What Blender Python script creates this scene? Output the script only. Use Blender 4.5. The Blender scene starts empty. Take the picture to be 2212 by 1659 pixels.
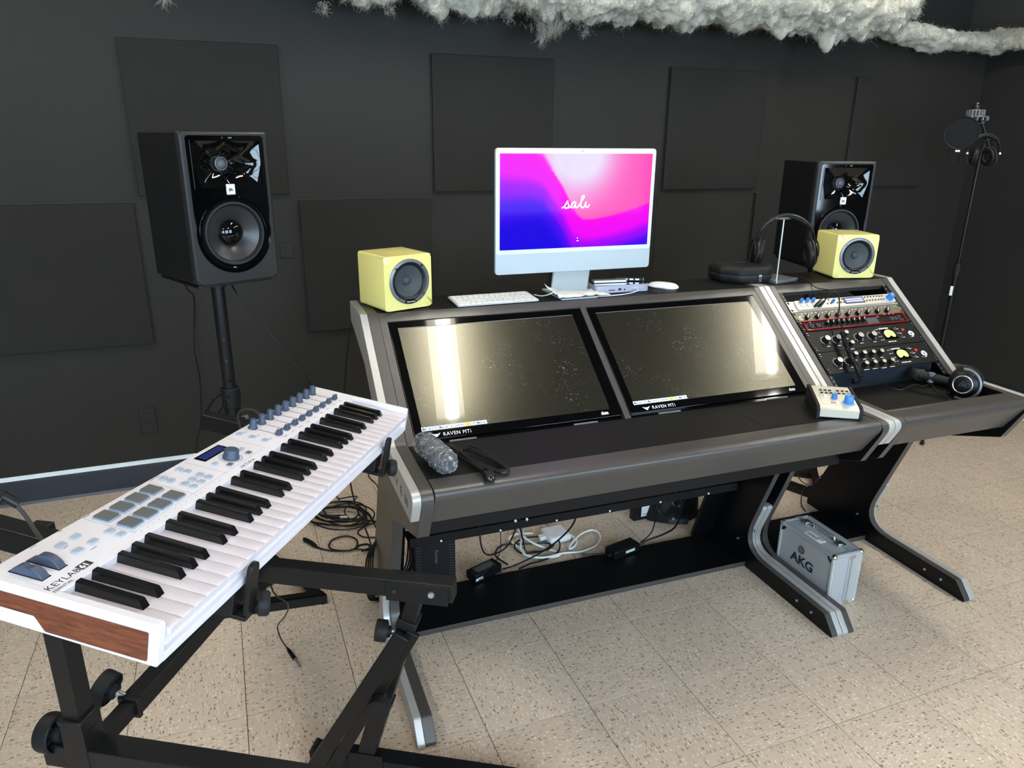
import bpy, bmesh, math, random
from mathutils import Vector, Matrix, noise, Quaternion
from math import sin, cos, pi, radians, sqrt
random.seed(4)
SC = bpy.context.scene
COL = SC.collection

# ------------------------------------------------------------------ camera, world, light, exposure
F_PX, PAN, TILT, ROLL = 1582.27, 0.374226, -0.324447, 0.009484
CAM = Vector((-0.52871, -1.79523, 1.53756))
_f = Vector((sin(PAN)*cos(TILT), cos(PAN)*cos(TILT), sin(TILT)))
_r0 = Vector((cos(PAN), -sin(PAN), 0)); _u0 = _r0.cross(_f)
_r = cos(ROLL)*_r0 + sin(ROLL)*_u0; _u = -sin(ROLL)*_r0 + cos(ROLL)*_u0
cd = bpy.data.cameras.new('camera'); cam = bpy.data.objects.new('camera', cd); COL.objects.link(cam)
cd.sensor_fit = 'HORIZONTAL'; cd.sensor_width = 36.0; cd.lens = F_PX*36.0/2212.0
cd.clip_start = 0.02; cd.clip_end = 60
cam.matrix_world = Matrix(((_r.x, _u.x, -_f.x, CAM.x), (_r.y, _u.y, -_f.y, CAM.y), (_r.z, _u.z, -_f.z, CAM.z), (0, 0, 0, 1)))
SC.camera = cam
SC.view_settings.view_transform = 'Standard'; SC.view_settings.look = 'None'
SC.view_settings.gamma = 1.0; SC.view_settings.use_curve_mapping = False
SC.view_settings.exposure = 0.28
W = bpy.data.worlds.new('world'); SC.world = W; W.use_nodes = True
W.node_tree.nodes['Background'].inputs[0].default_value = (0.55, 0.68, 0.9, 1)
W.node_tree.nodes['Background'].inputs[1].default_value = 1.0
LAMP_STRENGTH = 31.0      # fluorescent lens, warm white
WINDOW_POWER = 88.0       # daylight per window, W
def area(name, loc, rot, sx, sy, power, col):
    l = bpy.data.lights.new(name, 'AREA'); l.shape = 'RECTANGLE'; l.size = sx; l.size_y = sy; l.energy = power; l.color = col
    o = bpy.data.objects.new(name, l); COL.objects.link(o); o.location = loc; o.rotation_euler = rot
    return o
# daylight through the three windows of the wall behind the photographer (they look towards +Y)
WINX = [(-3.2, -1.5), (-.9, .8), (1.4, 3.03)]
WIN_Y, WIN_Z0, WIN_Z1 = -3.7, 0.85, 2.3
for k, (x0, x1) in enumerate(WINX):
    area('window_daylight', ((x0+x1)/2, WIN_Y-0.12, (WIN_Z0+WIN_Z1)/2), (radians(90), 0, 0), x1-x0, WIN_Z1-WIN_Z0, WINDOW_POWER, (0.62, 0.82, 1.0))

# ------------------------------------------------------------------ helpers
def ray_dir(px, py): return _f + _r*((px-1106)/F_PX) - _u*((py-829.5)/F_PX)
def on_z(px, py, z=0.0):                      # the point of the horizontal plane z seen at a pixel of the survey photograph
    d = ray_dir(px, py); return CAM + d*((z-CAM.z)/d.z)
def on_y(px, py, y):
    d = ray_dir(px, py); return CAM + d*((y-CAM.y)/d.y)

def lin(c):
    return tuple((x/12.92 if x <= 0.04045 else ((x+0.055)/1.055)**2.4) for x in c)
def rgb(r, g, b): return lin((r/255, g/255, b/255))

class MB:
    def __init__(s): s.v = []; s.f = []
    def add(s, vs, fs, M=None):
        n = len(s.v)
        s.v += [(M @ Vector(v)) if M else Vector(v) for v in vs]
        s.f += [tuple(i+n for i in f) for f in fs]; return s
    def box(s, a, b, M=None):
        x0, y0, z0 = a; x1, y1, z1 = b
        return s.add([(x0,y0,z0),(x1,y0,z0),(x1,y1,z0),(x0,y1,z0),(x0,y0,z1),(x1,y0,z1),(x1,y1,z1),(x0,y1,z1)],
                     [(3,2,1,0),(4,5,6,7),(0,1,5,4),(1,2,6,5),(2,3,7,6),(3,0,4,7)], M)
    def prism(s, poly, lo, hi, axis='x', M=None):
        n = len(poly)
        def P(p, t):
            return {'x': (t, p[0], p[1]), 'y': (p[0], t, p[1]), 'z': (p[0], p[1], t)}[axis]
        vs = [P(p, lo) for p in poly] + [P(p, hi) for p in poly]
        fs = [tuple(range(n-1, -1, -1)), tuple(range(n, 2*n))] + [(i, (i+1) % n, n+(i+1) % n, n+i) for i in range(n)]
        return s.add(vs, fs, M)
    def lathe(s, prof, n=24, M=None):          # prof: (r, z) along local z
        vs = []; fs = []; rings = []
        for r, z in prof:
            if r < 1e-6: rings.append([len(vs)]); vs.append((0, 0, z))
            else:
                rings.append(list(range(len(vs), len(vs)+n)))
                vs += [(r*cos(2*pi*k/n), r*sin(2*pi*k/n), z) for k in range(n)]
        for A, B in zip(rings, rings[1:]):
            for k in range(n):
                if len(A) == 1 and len(B) == 1: continue
                if len(A) == 1: fs.append((A[0], B[k], B[(k+1) % n]))
                elif len(B) == 1: fs.append((A[k], A[(k+1) % n], B[0]))
                else: fs.append((A[k], A[(k+1) % n], B[(k+1) % n], B[k]))
        return s.add(vs, fs, M)
    def cyl(s, p0, p1, r0, r1=None, n=16, M=None):
        r1 = r0 if r1 is None else r1
        p0 = Vector(p0); p1 = Vector(p1); d = p1-p0
        Q = Matrix.Translation(p0) @ d.to_track_quat('Z', 'Y').to_matrix().to_4x4()
        if M: Q = M @ Q
        return s.lathe([(0, 0), (r0, 0), (r1, d.length), (0, d.length)], n, Q)
    def tube(s, pts, r, n=8, M=None, closed=False):
        pts = [Vector(p) for p in pts]; L = len(pts)
        vs = []; fs = []; up = None
        for i, p in enumerate(pts):
            a = pts[i-1] if (i or closed) else pts[i]; b = pts[(i+1) % L] if (i < L-1 or closed) else pts[i]
            t = (b-a)
            t = t.normalized() if t.length > 1e-9 else Vector((0, 0, 1))
            if up is None:
                up = t.orthogonal().normalized()
            up = (up - t*up.dot(t)); up = up.normalized() if up.length > 1e-6 else t.orthogonal().normalized()
            w = t.cross(up); rr = r[i] if isinstance(r, (list, tuple)) else r
            vs += [p + up*(rr*cos(2*pi*k/n)) + w*(rr*sin(2*pi*k/n)) for k in range(n)]
        for i in range(L if closed else L-1):
            j = (i+1) % L
            fs += [(i*n+k, i*n+(k+1) % n, j*n+(k+1) % n, j*n+k) for k in range(n)]
        if not closed: fs += [tuple(range(n-1, -1, -1)), tuple(range((L-1)*n, L*n))]
        return s.add(vs, fs, M)
    def torus(s, c, nrm, R, r, n=32, m=8, M=None, sx=1, sy=1):
        Q = Matrix.Translation(Vector(c)) @ Vector(nrm).to_track_quat('Z', 'Y').to_matrix().to_4x4()
        if M: Q = M @ Q
        return s.tube([(R*sx*cos(2*pi*k/n), R*sy*sin(2*pi*k/n), 0) for k in range(n)], r, m, Q, True)
    def ball(s, c, rad, n=16, m=8, M=None):
        rx, ry, rz = rad if isinstance(rad, (tuple, list)) else (rad,)*3
        Q = Matrix.Translation(Vector(c)) @ Matrix.Diagonal((rx, ry, rz, 1))
        if M: Q = M @ Q
        return s.lathe([(sin(pi*i/m), -cos(pi*i/m)) if 0 < i < m else (0, -1 if i == 0 else 1) for i in range(m+1)], n, Q)
    def loops(s, loops, close=True, capA=False, capB=False, M=None):   # skin a list of equal-length loops
        n = len(loops[0]); vs = [p for l in loops for p in l]; fs = []
        for i in range(len(loops)-1):
            for k in range(n if close else n-1):
                fs.append((i*n+k, i*n+(k+1) % n, (i+1)*n+(k+1) % n, (i+1)*n+k))
        if capA: fs.append(tuple(range(n-1, -1, -1)))
        if capB: fs.append(tuple(range((len(loops)-1)*n, len(loops)*n)))
        return s.add(vs, fs, M)
    def mesh(s, name, mat, smooth=40, weld=False):
        me = bpy.data.meshes.new(name); me.from_pydata([tuple(v) for v in s.v], [], s.f); me.update()
        bm = bmesh.new(); bm.from_mesh(me)
        if weld: bmesh.ops.remove_doubles(bm, verts=bm.verts, dist=1e-5)
        bmesh.ops.recalc_face_normals(bm, faces=bm.faces); bm.to_mesh(me); bm.free()
        if mat: me.materials.append(mat)
        if smooth:
            me.polygons.foreach_set('use_smooth', [True]*len(me.polygons)); me.set_sharp_from_angle(angle=radians(smooth))
        return me
    def obj(s, name, mat, parent=None, bevel=0, seg=2, smooth=40, M=None, weld=False):
        return link(name, s.mesh(name, mat, smooth, weld), parent, bevel, seg, M)

def link(name, me, parent=None, bevel=0, seg=2, M=None):
    o = bpy.data.objects.new(name, me); COL.objects.link(o)
    if parent: o.parent = parent
    if M is not None: o.matrix_local = M
    if bevel:
        b = o.modifiers.new('bevel', 'BEVEL'); b.width = bevel; b.segments = seg; b.limit_method = 'ANGLE'; b.angle_limit = radians(50)
        b.harden_normals = False
    return o
def tag(o, label, cat, group=None, kind=None):
    if label: o['label'] = label
    if cat: o['category'] = cat
    if group: o['group'] = group
    if kind: o['kind'] = kind
    return o
def thing(name, label, cat, M=None, group=None, kind=None):
    o = bpy.data.objects.new(name, None); COL.objects.link(o); o.empty_display_size = 0.05
    if M is not None: o.matrix_world = M
    return tag(o, label, cat, group, kind)
def struct(o): o['kind'] = 'structure'; return o
def T(x, y, z): return Matrix.Translation((x, y, z))
def RZ(a): return Matrix.Rotation(a, 4, 'Z')
def RX(a): return Matrix.Rotation(a, 4, 'X')
def RY(a): return Matrix.Rotation(a, 4, 'Y')
def frame(o, X, Y, Z):
    return Matrix(((X[0], Y[0], Z[0], o[0]), (X[1], Y[1], Z[1], o[1]), (X[2], Y[2], Z[2], o[2]), (0, 0, 0, 1)))
def fillet(pts, seg=5):                        # pts: (x, y[, radius])
    out = []; n = len(pts)
    for i, p in enumerate(pts):
        r = p[2] if len(p) > 2 else 0
        P = Vector(p[:2]); A = Vector(pts[i-1][:2]); B = Vector(pts[(i+1) % n][:2])
        if r <= 0: out.append((P.x, P.y)); continue
        u = (A-P).normalized(); v = (B-P).normalized(); ang = u.angle(v)
        t = min(r/math.tan(ang/2), (A-P).length*.49, (B-P).length*.49)
        S = P+u*t; E = P+v*t
        for k in range(seg+1):
            w = k/seg; q = (1-w)**2*S + 2*w*(1-w)*P + w*w*E
            out.append((q.x, q.y))
    return out
def rrect(x0, y0, x1, y1, r, seg=5): return fillet([(x0, y0, r), (x1, y0, r), (x1, y1, r), (x0, y1, r)], seg)
def smooth_path(pts, k=6, closed=False):
    P = [Vector(p) for p in pts]; n = len(P); out = []
    for i in range(n if closed else n-1):
        p0 = P[i-1] if (i or closed) else P[0]; p1 = P[i]; p2 = P[(i+1) % n]; p3 = P[(i+2) % n] if (i+2 < n or closed) else P[-1]
        for j in range(k):
            t = j/k
            out.append(0.5*((2*p1)+(p2-p0)*t+(2*p0-5*p1+4*p2-p3)*t*t+(3*p1-p0-3*p2+p3)*t**3))
    if not closed: out.append(P[-1])
    return out
def text(name, s, size, mat, parent, M, align='LEFT', ext=0.0004, sx=1.0, shear=0, bold=0.0, space=1.0):
    cu = bpy.data.curves.new(name, 'FONT'); cu.body = s; cu.size = size; cu.extrude = ext; cu.align_x = align; cu.shear = shear
    cu.offset = bold; cu.space_character = space; cu.resolution_u = 3
    o = bpy.data.objects.new(name, cu); COL.objects.link(o)
    me = bpy.data.meshes.new_from_object(o.evaluated_get(bpy.context.evaluated_depsgraph_get()))
    bpy.data.objects.remove(o); bpy.data.curves.remove(cu)
    me.name = name; me.materials.clear(); me.materials.append(mat)
    return link(name, me, parent, M=M @ Matrix.Diagonal((sx, 1, 1, 1)))
def holed(mb, outer, inner_fn, c, y, extra=48):
    """front plate in the plane y: ring between a polygon outline (star shaped about c) and the hole inner_fn(angle) -> (x, z)"""
    angs = [2*pi*k/extra for k in range(extra)] + [math.atan2(p[1]-c[1], p[0]-c[0]) % (2*pi) for p in outer]
    angs = sorted(set(round(a, 5) for a in angs)); A = []; B = []
    n = len(outer)
    for a in angs:
        d = (cos(a), sin(a)); best = None
        for i in range(n):
            p = outer[i]; q = outer[(i+1) % n]; ex, ez = q[0]-p[0], q[1]-p[1]
            det = d[0]*(-ez)+ex*d[1]
            if abs(det) < 1e-12: continue
            rx, rz = p[0]-c[0], p[1]-c[1]
            t = (rx*(-ez)+ex*rz)/det; u = (d[0]*rz-d[1]*rx)/det
            if t > 0 and -1e-6 <= u <= 1+1e-6 and (best is None or t > best): best = t
        A.append((c[0]+d[0]*best, y, c[1]+d[1]*best)); h = inner_fn(a); B.append((h[0], y, h[1]))
    mb.loops([A, B]); return A, B
def circ(c, r, sx=1.0): return lambda a: (c[0]+r*sx*cos(a), c[1]+r*sin(a))
def rect_hole(c, hx, hz):
    def fn(a):
        d = (cos(a), sin(a)); t = min(hx/abs(d[0]) if abs(d[0]) > 1e-9 else 1e9, hz/abs(d[1]) if abs(d[1]) > 1e-9 else 1e9)
        return (c[0]+d[0]*t, c[1]+d[1]*t)
    return fn
def copy_tree(o, parent=None):
    c = o.copy(); COL.objects.link(c)
    if parent: c.parent = parent; c.matrix_parent_inverse = o.matrix_parent_inverse.copy()
    for ch in list(o.children): copy_tree(ch, c)
    return c

# ------------------------------------------------------------------ materials
MATS = {}
def mat(name, col, rough=0.5, metal=0.0, spec=0.5, coat=0.0, bump=0.0, bscale=200.0, var=0.0, vscale=6.0, stretch=(1, 1, 1), emit=None, estr=0.0, sheen=0.0, coatr=0.03, gvar=0.0):
    if name in MATS: return MATS[name]
    m = bpy.data.materials.new(name); m.use_nodes = True; nt = m.node_tree; b = nt.nodes['Principled BSDF']
    b.inputs['Base Color'].default_value = (*col, 1); b.inputs['Roughness'].default_value = rough; b.inputs['Metallic'].default_value = metal
    b.inputs['Specular IOR Level'].default_value = spec; b.inputs['Coat Weight'].default_value = coat; b.inputs['Coat Roughness'].default_value = coatr
    b.inputs['Sheen Weight'].default_value = sheen
    if emit: b.inputs['Emission Color'].default_value = (*emit, 1); b.inputs['Emission Strength'].default_value = estr
    if bump or var or gvar:
        tc = nt.nodes.new('ShaderNodeTexCoord'); mp = nt.nodes.new('ShaderNodeMapping'); mp.inputs['Scale'].default_value = stretch
        nt.links.new(tc.outputs['Object'], mp.inputs['Vector'])
    if var or gvar:
        nz = nt.nodes.new('ShaderNodeTexNoise'); nz.inputs['Scale'].default_value = vscale; nz.inputs['Detail'].default_value = 5
        nt.links.new(mp.outputs[0], nz.inputs['Vector'])
    if var:
        mr = nt.nodes.new('ShaderNodeMapRange'); mr.inputs[1].default_value = 0.25; mr.inputs[2].default_value = 0.75
        mr.inputs[3].default_value = 1-var; mr.inputs[4].default_value = 1+var
        nt.links.new(nz.outputs['Fac'], mr.inputs[0])
        mx = nt.nodes.new('ShaderNodeVectorMath'); mx.operation = 'SCALE'; mx.inputs[0].default_value = col
        nt.links.new(mr.outputs[0], mx.inputs['Scale']); nt.links.new(mx.outputs[0], b.inputs['Base Color'])
    if gvar:
        mr2 = nt.nodes.new('ShaderNodeMapRange'); mr2.inputs[1].default_value = 0.3; mr2.inputs[2].default_value = 0.7
        mr2.inputs[3].default_value = max(0.02, rough-gvar); mr2.inputs[4].default_value = rough+gvar
        nt.links.new(nz.outputs['Fac'], mr2.inputs[0]); nt.links.new(mr2.outputs[0], b.inputs['Roughness'])
    if bump:
        n2 = nt.nodes.new('ShaderNodeTexNoise'); n2.inputs['Scale'].default_value = bscale; n2.inputs['Detail'].default_value = 3
        nt.links.new(mp.outputs[0], n2.inputs['Vector'])
        bp = nt.nodes.new('ShaderNodeBump'); bp.inputs['Strength'].default_value = bump; bp.inputs['Distance'].default_value = 0.001
        nt.links.new(n2.outputs['Fac'], bp.inputs['Height']); nt.links.new(bp.outputs[0], b.inputs['Normal'])
    MATS[name] = m; return m

def floor_mat():
    m = bpy.data.materials.new('vinyl_composition_tile'); m.use_nodes = True; nt = m.node_tree; N = nt.nodes; L = nt.links
    b = N['Principled BSDF']; b.inputs['Roughness'].default_value = 0.36; b.inputs['Specular IOR Level'].default_value = 0.4
    tc = N.new('ShaderNodeTexCoord'); oi = N.new('ShaderNodeObjectInfo')
    off = N.new('ShaderNodeVectorMath'); off.operation = 'SCALE'; off.inputs[0].default_value = (37.3, 91.7, 0); L.new(oi.outputs['Random'], off.inputs['Scale'])
    ad = N.new('ShaderNodeVectorMath'); L.new(tc.outputs['Object'], ad.inputs[0]); L.new(off.outputs[0], ad.inputs[1])
    wz = N.new('ShaderNodeTexNoise'); wz.inputs['Scale'].default_value = 70; wz.inputs['Detail'].default_value = 2; L.new(ad.outputs[0], wz.inputs['Vector'])
    ws = N.new('ShaderNodeVectorMath'); ws.operation = 'SCALE'; ws.inputs['Scale'].default_value = 0.007; L.new(wz.outputs['Color'], ws.inputs[0])
    a2 = N.new('ShaderNodeVectorMath'); L.new(ad.outputs[0], a2.inputs[0]); L.new(ws.outputs[0], a2.inputs[1])
    mp = N.new('ShaderNodeMapping'); mp.inputs['Scale'].default_value = (0.36, 1, 1); L.new(a2.outputs[0], mp.inputs['Vector'])
    def flecks(scale, keep, size):
        v = N.new('ShaderNodeTexVoronoi'); v.inputs['Scale'].default_value = scale; v.voronoi_dimensions = '2D'; L.new(mp.outputs[0], v.inputs['Vector'])
        sp = N.new('ShaderNodeSeparateColor'); L.new(v.outputs['Color'], sp.inputs[0])
        k = N.new('ShaderNodeMath'); k.operation = 'GREATER_THAN'; k.inputs[1].default_value = 1-keep; L.new(sp.outputs[0], k.inputs[0])
        d = N.new('ShaderNodeMapRange'); d.inputs[1].default_value = size; d.inputs[2].default_value = size*.75; L.new(v.outputs['Distance'], d.inputs[0])
        r = N.new('ShaderNodeMath'); r.operation = 'MULTIPLY'; L.new(k.outputs[0], r.inputs[0]); L.new(d.outputs[0], r.inputs[1])
        return r.outputs[0]
    cl = N.new('ShaderNodeTexNoise'); cl.inputs['Scale'].default_value = 22; cl.inputs['Detail'].default_value = 6; L.new(mp.outputs[0], cl.inputs['Vector'])
    base = N.new('ShaderNodeMix'); base.data_type = 'RGBA'; base.inputs[6].default_value = (*rgb(194, 175, 155), 1); base.inputs[7].default_value = (*rgb(208, 190, 171), 1)
    L.new(cl.outputs['Fac'], base.inputs[0]); cur = base.outputs[2]
    for sc, keep, size, c in ((170, .20, .42, (178, 162, 140)), (210, .16, .40, (222, 213, 196)), (190, .11, .40, (132, 116, 98)), (260, .10, .36, (182, 165, 138))):
        mx = N.new('ShaderNodeMix'); mx.data_type = 'RGBA'; mx.inputs[7].default_value = (*rgb(*c), 1); L.new(cur, mx.inputs[6]); L.new(flecks(sc, keep, size), mx.inputs[0]); cur = mx.outputs[2]
    big = N.new('ShaderNodeTexNoise'); big.inputs['Scale'].default_value = 1.3; big.inputs['Detail'].default_value = 4
    gp = N.new('ShaderNodeNewGeometry'); L.new(gp.outputs['Position'], big.inputs['Vector'])
    tr = N.new('ShaderNodeMapRange'); tr.inputs[3].default_value = 0.96; tr.inputs[4].default_value = 1.04; L.new(oi.outputs['Random'], tr.inputs[0])
    st = N.new('ShaderNodeMapRange'); st.inputs[1].default_value = .35; st.inputs[2].default_value = .65; st.inputs[3].default_value = 0.93; st.inputs[4].default_value = 1.03; L.new(big.outputs['Fac'], st.inputs[0])
    mm = N.new('ShaderNodeMath'); mm.operation = 'MULTIPLY'; L.new(tr.outputs[0], mm.inputs[0]); L.new(st.outputs[0], mm.inputs[1])
    fin = N.new('ShaderNodeVectorMath'); fin.operation = 'SCALE'; L.new(cur, fin.inputs[0]); L.new(mm.outputs[0], fin.inputs['Scale'])
    L.new(fin.outputs[0], b.inputs['Base Color'])
    rr = N.new('ShaderNodeMapRange'); rr.inputs[1].default_value = .3; rr.inputs[2].default_value = .7; rr.inputs[3].default_value = .28; rr.inputs[4].default_value = .46; L.new(big.outputs['Fac'], rr.inputs[0]); L.new(rr.outputs[0], b.inputs['Roughness'])
    return m
def wood_mat():
    m = bpy.data.materials.new('walnut_veneer'); m.use_nodes = True; nt = m.node_tree; N = nt.nodes; L = nt.links; b = N['Principled BSDF']
    tc = N.new('ShaderNodeTexCoord'); mp = N.new('ShaderNodeMapping'); mp.inputs['Scale'].default_value = (1, 1, 9); L.new(tc.outputs['Object'], mp.inputs['Vector'])
    n = N.new('ShaderNodeTexNoise'); n.inputs['Scale'].default_value = 28; n.inputs['Detail'].default_value = 7; n.inputs['Distortion'].default_value = .8; L.new(mp.outputs[0], n.inputs['Vector'])
    r = N.new('ShaderNodeValToRGB'); r.color_ramp.elements[0].position = .3; r.color_ramp.elements[0].color = (*rgb(84, 40, 22), 1); r.color_ramp.elements[1].position = .7; r.color_ramp.elements[1].color = (*rgb(128, 70, 42), 1)
    L.new(n.outputs['Fac'], r.inputs[0]); L.new(r.outputs[0], b.inputs['Base Color']); b.inputs['Roughness'].default_value = .5
    return m

M_wall = mat('black_wall_paint', (0.0225, 0.0215, 0.0185), 0.6, bump=.12, bscale=260, var=.10, vscale=1.2, spec=.22)
M_wallr = mat('dark_side_wall_paint', (0.022, 0.022, 0.021), 0.5, bump=.12, bscale=260, var=.10, vscale=1.5, spec=.35)
M_upper = mat('charcoal_upper_wall_paint', (0.05, 0.049, 0.046), 0.6)
M_panel = mat('acoustic_panel_fabric', (0.0185, 0.018, 0.0158), 0.8, bump=.4, bscale=900, spec=.25)
M_floor = floor_mat()
M_grout = mat('floor_seam', (0.05, 0.043, 0.034), 0.8)
M_base = mat('black_vinyl_baseboard', (0.015, 0.019, 0.028), 0.38, var=.35, vscale=30, stretch=(1, 1, 8))
M_trim = mat('pale_quarter_round', rgb(214, 226, 230), 0.4)
M_ceil = mat('dark_ceiling_paint', (0.05, 0.05, 0.047), 0.8)
M_roomw = mat('dark_room_paint', (0.10, 0.10, 0.095), 0.7)
M_gun = mat('gunmetal_laminate', (0.058, 0.0525, 0.048), 0.34, bump=.15, bscale=700, spec=.45)
M_dark = mat('black_laminate', (0.0035, 0.004, 0.005), 0.36, bump=.2, bscale=400, spec=.22)
M_silver = mat('silver_trim', (0.47, 0.465, 0.445), 0.38, metal=.35, bump=.05, bscale=900)
M_top = mat('black_desk_leather', (0.010, 0.0098, 0.0093), 0.5, bump=.25, bscale=900, spec=.10)
M_rub = mat('black_rubber_mat', (0.010, 0.0095, 0.009), 0.8, bump=.6, bscale=350, spec=.2)
M_blk = mat('black_plastic', (0.005, 0.005, 0.0055), 0.4, spec=.3)
M_blkm = mat('matte_black_plastic', (0.008, 0.008, 0.0085), 0.6, spec=.3)
M_gloss = mat('gloss_black', (0.0012, 0.0012, 0.0014), 0.05, spec=.5)
M_steel = mat('black_powder_coat', (0.007, 0.007, 0.0075), 0.38, bump=.08, bscale=800, spec=.3)
M_chrome = mat('chrome', (0.75, 0.75, 0.75), 0.12, metal=1)
M_alu = mat('aluminium', (0.62, 0.63, 0.64), 0.32, metal=.85)
M_white = mat('white_plastic', rgb(228, 228, 228), 0.4)
M_cable = mat('black_cable_jacket', (0.004, 0.004, 0.0045), 0.42, spec=.35)
M_wcable = mat('white_cable_jacket', rgb(226, 228, 226), 0.45)
M_grey = mat('grey_plastic', (0.12, 0.12, 0.13), 0.5)
M_print = mat('white_print', rgb(232, 232, 230), 0.6)
M_kprint = mat('dark_print', (0.02, 0.02, 0.022), 0.6)
M_red = mat('red_anodised', rgb(150, 22, 20), 0.35, metal=.3)
# ------------------------------------------------------------------ room shell
XL, XR, YB, YF, ZC = -4.2, 3.885, 1.65, -3.7, 2.78
TS = 0.3048
fl = struct(MB().box((XL, YF, -0.06), (XR, YB, -0.003)).obj('floor', M_grout))
def tile_mesh():
    g = 0.0009; h = TS/2-g; c = 0.0006
    mb = MB(); mb.loops([[(-h, -h, -.003), (h, -h, -.003), (h, h, -.003), (-h, h, -.003)], [(-h, -h, -c), (h, -h, -c), (h, h, -c), (-h, h, -c)],
                         [(-h+c, -h+c, 0), (h-c, -h+c, 0), (h-c, h-c, 0), (-h+c, h-c, 0)]], capB=True)
    return mb.mesh('floor_tile', M_floor, smooth=0)
TM = tile_mesh()
i0, i1, j0, j1 = -7, 12, -4, 5                # the tiles in front of the lens, one object each
far = MB(); hv = far
ni0 = math.floor(XL/TS); ni1 = math.ceil(XR/TS)
for i in range(ni0, ni1):
    for j in range(math.floor(YF/TS), math.ceil(YB/TS)):
        x0, x1 = max(i*TS, XL), min((i+1)*TS, XR); y0, y1 = max(j*TS, YF), min((j+1)*TS, YB)
        if i0 <= i <= i1 and j0 <= j <= j1 and x1-x0 > TS-.001 and y1-y0 > TS-.001:
            o = bpy.data.objects.new('floor_tile', TM); COL.objects.link(o); o.parent = fl
            o.matrix_local = T((i+.5)*TS, (j+.5)*TS, random.uniform(-.00015, .00015)) @ RZ(pi/2*((i+j) % 2) + pi*random.randint(0, 1))
        else: far.box((x0+.0004, y0+.0004, -.003), (x1-.0004, y1-.0004, 0))
o = far.obj('floor_tile_field', M_floor, fl, smooth=0); o['kind'] = 'stuff'

struct(MB().box((XL, YB, 0), (XR, YB+.12, 2.16)).obj('wall_back', M_wall))
struct(MB().box((XL, YB+.16, 2.16), (XR, YB+.28, ZC)).obj('wall_back_upper', M_wallr))
struct(MB().box((XL, YB, 2.10), (XR, YB+.30, 2.16)).obj('trim_2', M_wallr))
struct(MB().box((XR, YF, 0), (XR+.12, YB+.12, 2.13)).obj('wall_right', M_wallr))
struct(MB().box((XR+.02, YF, 2.13), (XR+.14, YB+.30, ZC)).obj('wall_right_upper', M_upper))
struct(MB().box((XL-.12, YF, 0), (XL, YB+.12, ZC)).obj('wall_left', M_roomw))
wf = MB(); xs = [XL] + [v for w in WINX for v in w] + [XR]
wf.box((XL, YF-.12, 0), (XR, YF, WIN_Z0)); wf.box((XL, YF-.12, WIN_Z1), (XR, YF, ZC))
for a, b in zip(xs[0::2], xs[1::2]): wf.box((a, YF-.12, WIN_Z0), (b, YF, WIN_Z1))
struct(wf.obj('wall_front', M_roomw))
for k, (x0, x1) in enumerate(WINX):
    w = MB(); t = .05
    w.box((x0, YF-.08, WIN_Z0), (x0+t, YF-.03, WIN_Z1)); w.box((x1-t, YF-.08, WIN_Z0), (x1, YF-.03, WIN_Z1))
    w.box((x0, YF-.08, WIN_Z0), (x1, YF-.03, WIN_Z0+t)); w.box((x0, YF-.08, WIN_Z1-t), (x1, YF-.03, WIN_Z1))
    xm = (x0+x1)/2; w.box((xm-.02, YF-.08, WIN_Z0), (xm+.02, YF-.03, WIN_Z1)); zm = (WIN_Z0+WIN_Z1)/2; w.box((x0, YF-.08, zm-.02), (x1, YF-.03, zm+.02))
    struct(w.obj('window_%d' % (k+1), M_white))
struct(MB().box((XL, YF, ZC), (XR+.14, YB+.30, ZC+.08)).obj('ceiling', M_ceil))
bb = MB(); bb.prism(fillet([(YB, 0), (YB-.016, 0), (YB-.011, .012, .006), (YB-.011, .112, .004), (YB, .116)]), XL, XR)
struct(bb.obj('baseboard_back', M_base))
bb = MB(); bb.prism([(XR, 0), (XR, .11), (XR-.011, .106), (XR-.011, .01), (XR-.016, 0)], YF, YB-.012, axis='y')
struct(bb.obj('baseboard_right', M_base))
tr = MB(); tr.prism([(YB, .116), (YB-.012, .116), (YB-.010, .124), (YB, .132)], XL, XR)
struct(tr.obj('trim_1', M_trim))

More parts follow.
